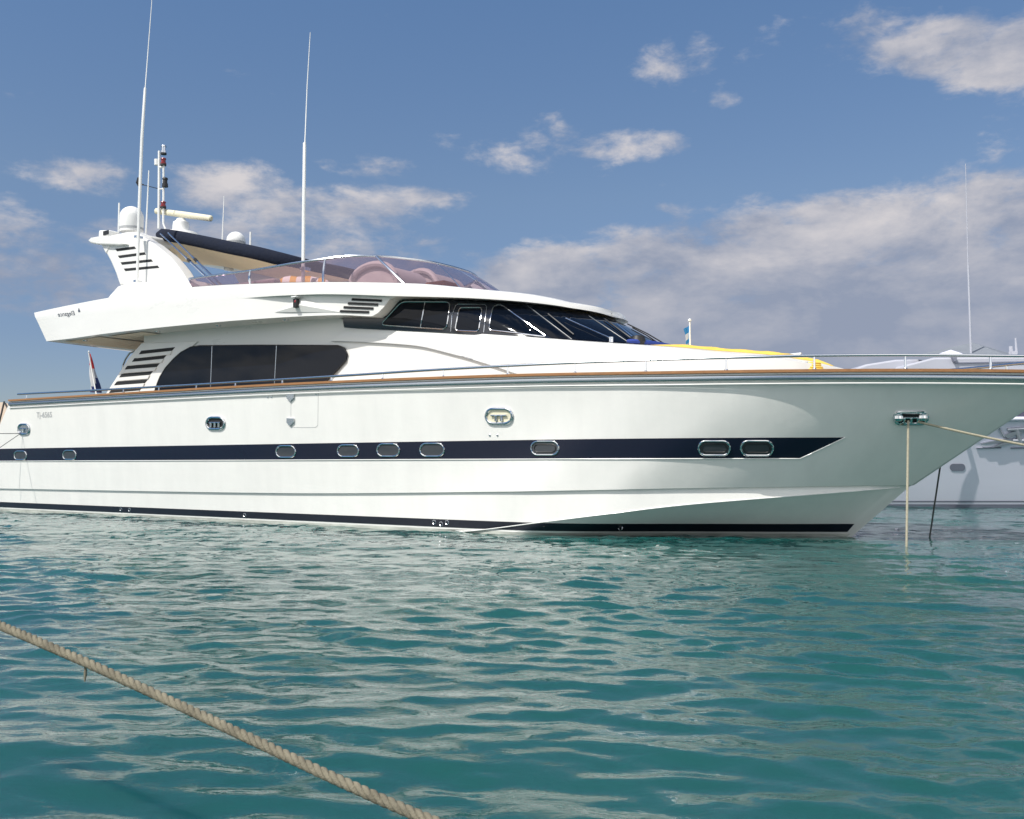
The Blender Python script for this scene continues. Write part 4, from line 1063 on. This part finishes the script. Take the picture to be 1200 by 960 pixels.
# plan: runs parallel to the picture, closing to a bow on the left
mb = MB(); xsL = QY(945, 560, 25).x; rows = []
for (y, Yd) in hullpx:
    z = QY(1100, y, Yd).z if y != 597 else -.25
    row = []
    rake = (z)*1.0
    for i in range(41):
        u_ = i/40; x = xsL-rake*.9+(34-xsL+rake*.9)*u_**1.5; full_ = 1-(1-min(1, u_**1.5*(34-xsL)/9))**2.2
        row.append(Vector((x, 28.4-(28.4-Yd)*full_, z))-OW)
    rows.append(row)
mb.grid(rows); rows2 = [[Vector((p.x, 2*(28.4-OW.y)-p.y, p.z)) for p in r] for r in rows]; mb.grid(rows2)
mb.grid([[r[-1] for r in rows], [r[-1] for r in rows2]]); mb.grid([rows[-1], rows2[-1]])
nh = mb.build('hull', 'far_white', ny_, ang=40)
mb = MB()
def hrow(y, Yd, dy=0): 
    return [QY(1200+i*8-240, y, Yd-dy)-OW for i in range(70)]
def nstrip(y0, y1, Y0, Y1, matn, name, off=.02):
    mb = MB(); a = []; b_ = []
    for i in range(60):
        xw = 9.5+i*.35; a.append(Vector((xw, Y0-off, QY(600, y0, Y0).z))-OW); b_.append(Vector((xw, Y1-off, QY(600, y1, Y1).z))-OW)
    mb.grid([a, b_]); return mb.build(name, matn, ny_)
NT = BVHTree.FromPolygons([v.co for v in nh.data.vertices], [p.vertices for p in nh.data.polygons])
def nhit(x, y, off=.02):
    d_ = pix_ray(x, y).normalized(); loc, nr, _, _ = NT.ray_cast(Vector((0, 0, CAMH))-OW, d_)
    if loc is None: loc = QY(x, y, 25)-OW; nr = Vector((0, -1, 0))
    if nr.dot(d_) > 0: nr = -nr
    return loc+nr*off
for (y0, y1, matn, nm) in ((586.8, 588.6, 'far_grey', 'hull_line'), (591.0, 598.8, 'far_grey', 'boot_stripe'), (489.5, 486.2, 'far_white', 'rubbing_strake')):
    mb = MB(); mb.grid([[nhit(1010+i*6, y0, .015) for i in range(70)], [nhit(1010+i*6, y1, .015) for i in range(70)]]) if nm != 'rubbing_strake' else mb.tube([nhit(1010+i*6, 490.0, .05) for i in range(70)], .05, 8)
    mb.build(nm, matn, ny_)
q = rrect(1113, 543.3, 1131, 551.8, 4.1, 5); mb = MB(); pts = [nhit(x, y, .015) for x, y in q]; mb.add(pts, [tuple(range(len(pts)))]); mb.build('portlight', 'far_grey', ny_)
for (xa, xb) in ((1144, 1173), (1184, 1240)):
    mb = MB(); mb.tube([nhit(xa, 524.8, .02), nhit(xb, 524.3, .02)], .018, 6); mb.build('hull_slot', 'far_grey', ny_)
# anchor in its pocket
an = empty('anchor_dummy', (0, 0, 0)); bpy.data.objects.remove(an)
mb = MB()
def npr(px, th=.10, off=.10): return [nhit(x, y, .02) for x, y in px], Vector((0, -.05, 0))
for poly in ([(1149, 519.6), (1158, 517.6), (1178, 514.5), (1186, 515.5), (1181, 517.2), (1160, 519.6), (1150, 520.6)],
             [(1162, 524.4), (1172, 519.5), (1186, 515.5), (1192, 517), (1182, 520), (1170, 523)],
             [(1175, 510), (1188, 505), (1198, 503.5), (1200, 507), (1188, 510), (1180, 514)]):
    a, o2 = npr(poly); mb.prism(a, o2)
for seg in (((1180, 503), (1214, 501), .045), ((1191, 502), (1195, 518), .05), ((1186, 516), (1240, 517), .06), ((1170, 500), (1176, 511), .025), ((1202, 500), (1210, 518), .04)):
    mb.tube([nhit(*seg[0], .03), nhit(*seg[1], .05)], seg[2], 7)
anc = mb.build('anchor', 'far_steel', ny_, ang=35)
# deck edge recess and superstructure
mb = MB()
def blk(px, Yn, depth, matn, name, bev=.05, parent=ny_):
    mb = MB(); mb.prism([B(x, y, Yn) for x, y in px], (0, depth, 0)); return mb.build(name, matn, parent, bevel=bev)
blk([(1060, 489), (1330, 489), (1330, 462), (1080, 462)], 26.2, 3.0, 'far_dark', 'side_windows')
blk([(1050, 463), (1340, 463), (1340, 417.5), (1095, 419), (1060, 428)], 25.9, 3.6, 'far_pale', 'superstructure')
blk([(1118, 424.8), (1300, 421.5), (1300, 422.8), (1119, 426)], 25.86, .05, 'far_grey', 'body_line', 0)
blk([(985, 440), (1095, 440), (1095, 424), (1075, 421), (1050, 421.5), (1015, 427)], 26.5, 2.4, 'far_pale', 'fore_cabin')
# peaked grey canopy
pk = B(1140, 401.5, 27.2); mb = MB()
c1 = B(1072, 416.5, 26.0); c2 = B(1180, 416.5, 26.0); c3 = B(1190, 416, 29.0); c4 = B(1085, 416, 29.0)
c1b = c1+Vector((.3, .5, -.25)); n_ = 6
mb.add([pk, c1, c2, c3, c4], [(0, 1, 2), (0, 2, 3), (0, 3, 4), (0, 4, 1), (1, 4, 3, 2)]); cn = mb.build('canopy', 'far_canvas', ny_, smooth=False)
mb = MB(); mb.add([B(1096, 416, 25.95), B(1114, 410, 26.2), B(1127, 414, 26.1), B(1130, 416, 25.95)], [(0, 1, 2, 3)])
mb.prism([B(x, y, 26.4) for x, y in ((1108, 415.5), (1114, 410.5), (1126, 414.5))], (0, .3, 0)); mb.build('canopy_window', 'far_white', cn)
mb = MB(); mb.tube([B(1138, 416, 26.2), B(1134.5, 312, 26.2), B(1134.3, 310, 26.2), B(1131.5, 192, 26.2)], [.030, .022, .012, .008], 7); mb.build('whip_antenna', 'far_pale', ny_)
mb = MB(); mb.tube([B(1185, 417, 26.8), B(1184.5, 406, 26.8)], .05, 6); mb.box(B(1187, 414.5, 26.8), (.16, .16, .12)); mb.build('short_antenna', 'far_pale', ny_)
mb = MB(); mb.tube([B(1191.5, 417, 26.8), B(1190, 396, 26.8)], [.04, .02], 6); mb.build('short_antenna', 'far_pale', ny_)
blk([(1116, 418), (1122, 418), (1121, 423), (1118, 424)], 25.8, .2, 'far_grey', 'bracket', .01)

# ================================================================== QUAY + AWNING (far left, behind the stern)
mb = MB(); mb.box((-40, 42, -.1), (40, 10, 1.6)); qy = mb.build('quay', 'stone', None, bevel=.05); tag(qy, kind='structure')
aw = empty('awning', (-22, 37, .7)); tag(aw, 'tan canvas awning showing behind the stern at the left edge', 'awning'); AO = Vector((-22, 37, .7))
p0 = QY(4, 471.5, 38)-AO; p1 = QY(14, 476, 37.2)-AO; pL = p0+Vector((-5, 0, 0))
mb = MB(); low = .2
mb.grid([[pL, p0, QY(15.5, 475, 37.6)-AO], [Vector((pL.x, pL.y-1.2, low)), Vector((p0.x-.4, p0.y-1.2, low)), Vector((p0.x+.9, p0.y-1.0, low))]])
mb.grid([[pL, p0, QY(15.5, 475, 37.6)-AO], [pL+Vector((0, 3, -.6)), p0+Vector((0, 3, -.6)), p0+Vector((.6, 3, -.6))]])
mb.build('canvas', 'tan_canvas', aw)
for (a, b_) in (((5, 470.5), (-2, 500)), ((6, 473), (11, 482))):
    mb = MB(); mb.tube([QY(*a, 36.6)-AO, QY(*b_, 36.4)-AO], .035, 6); mb.build('pole', 'black', aw)
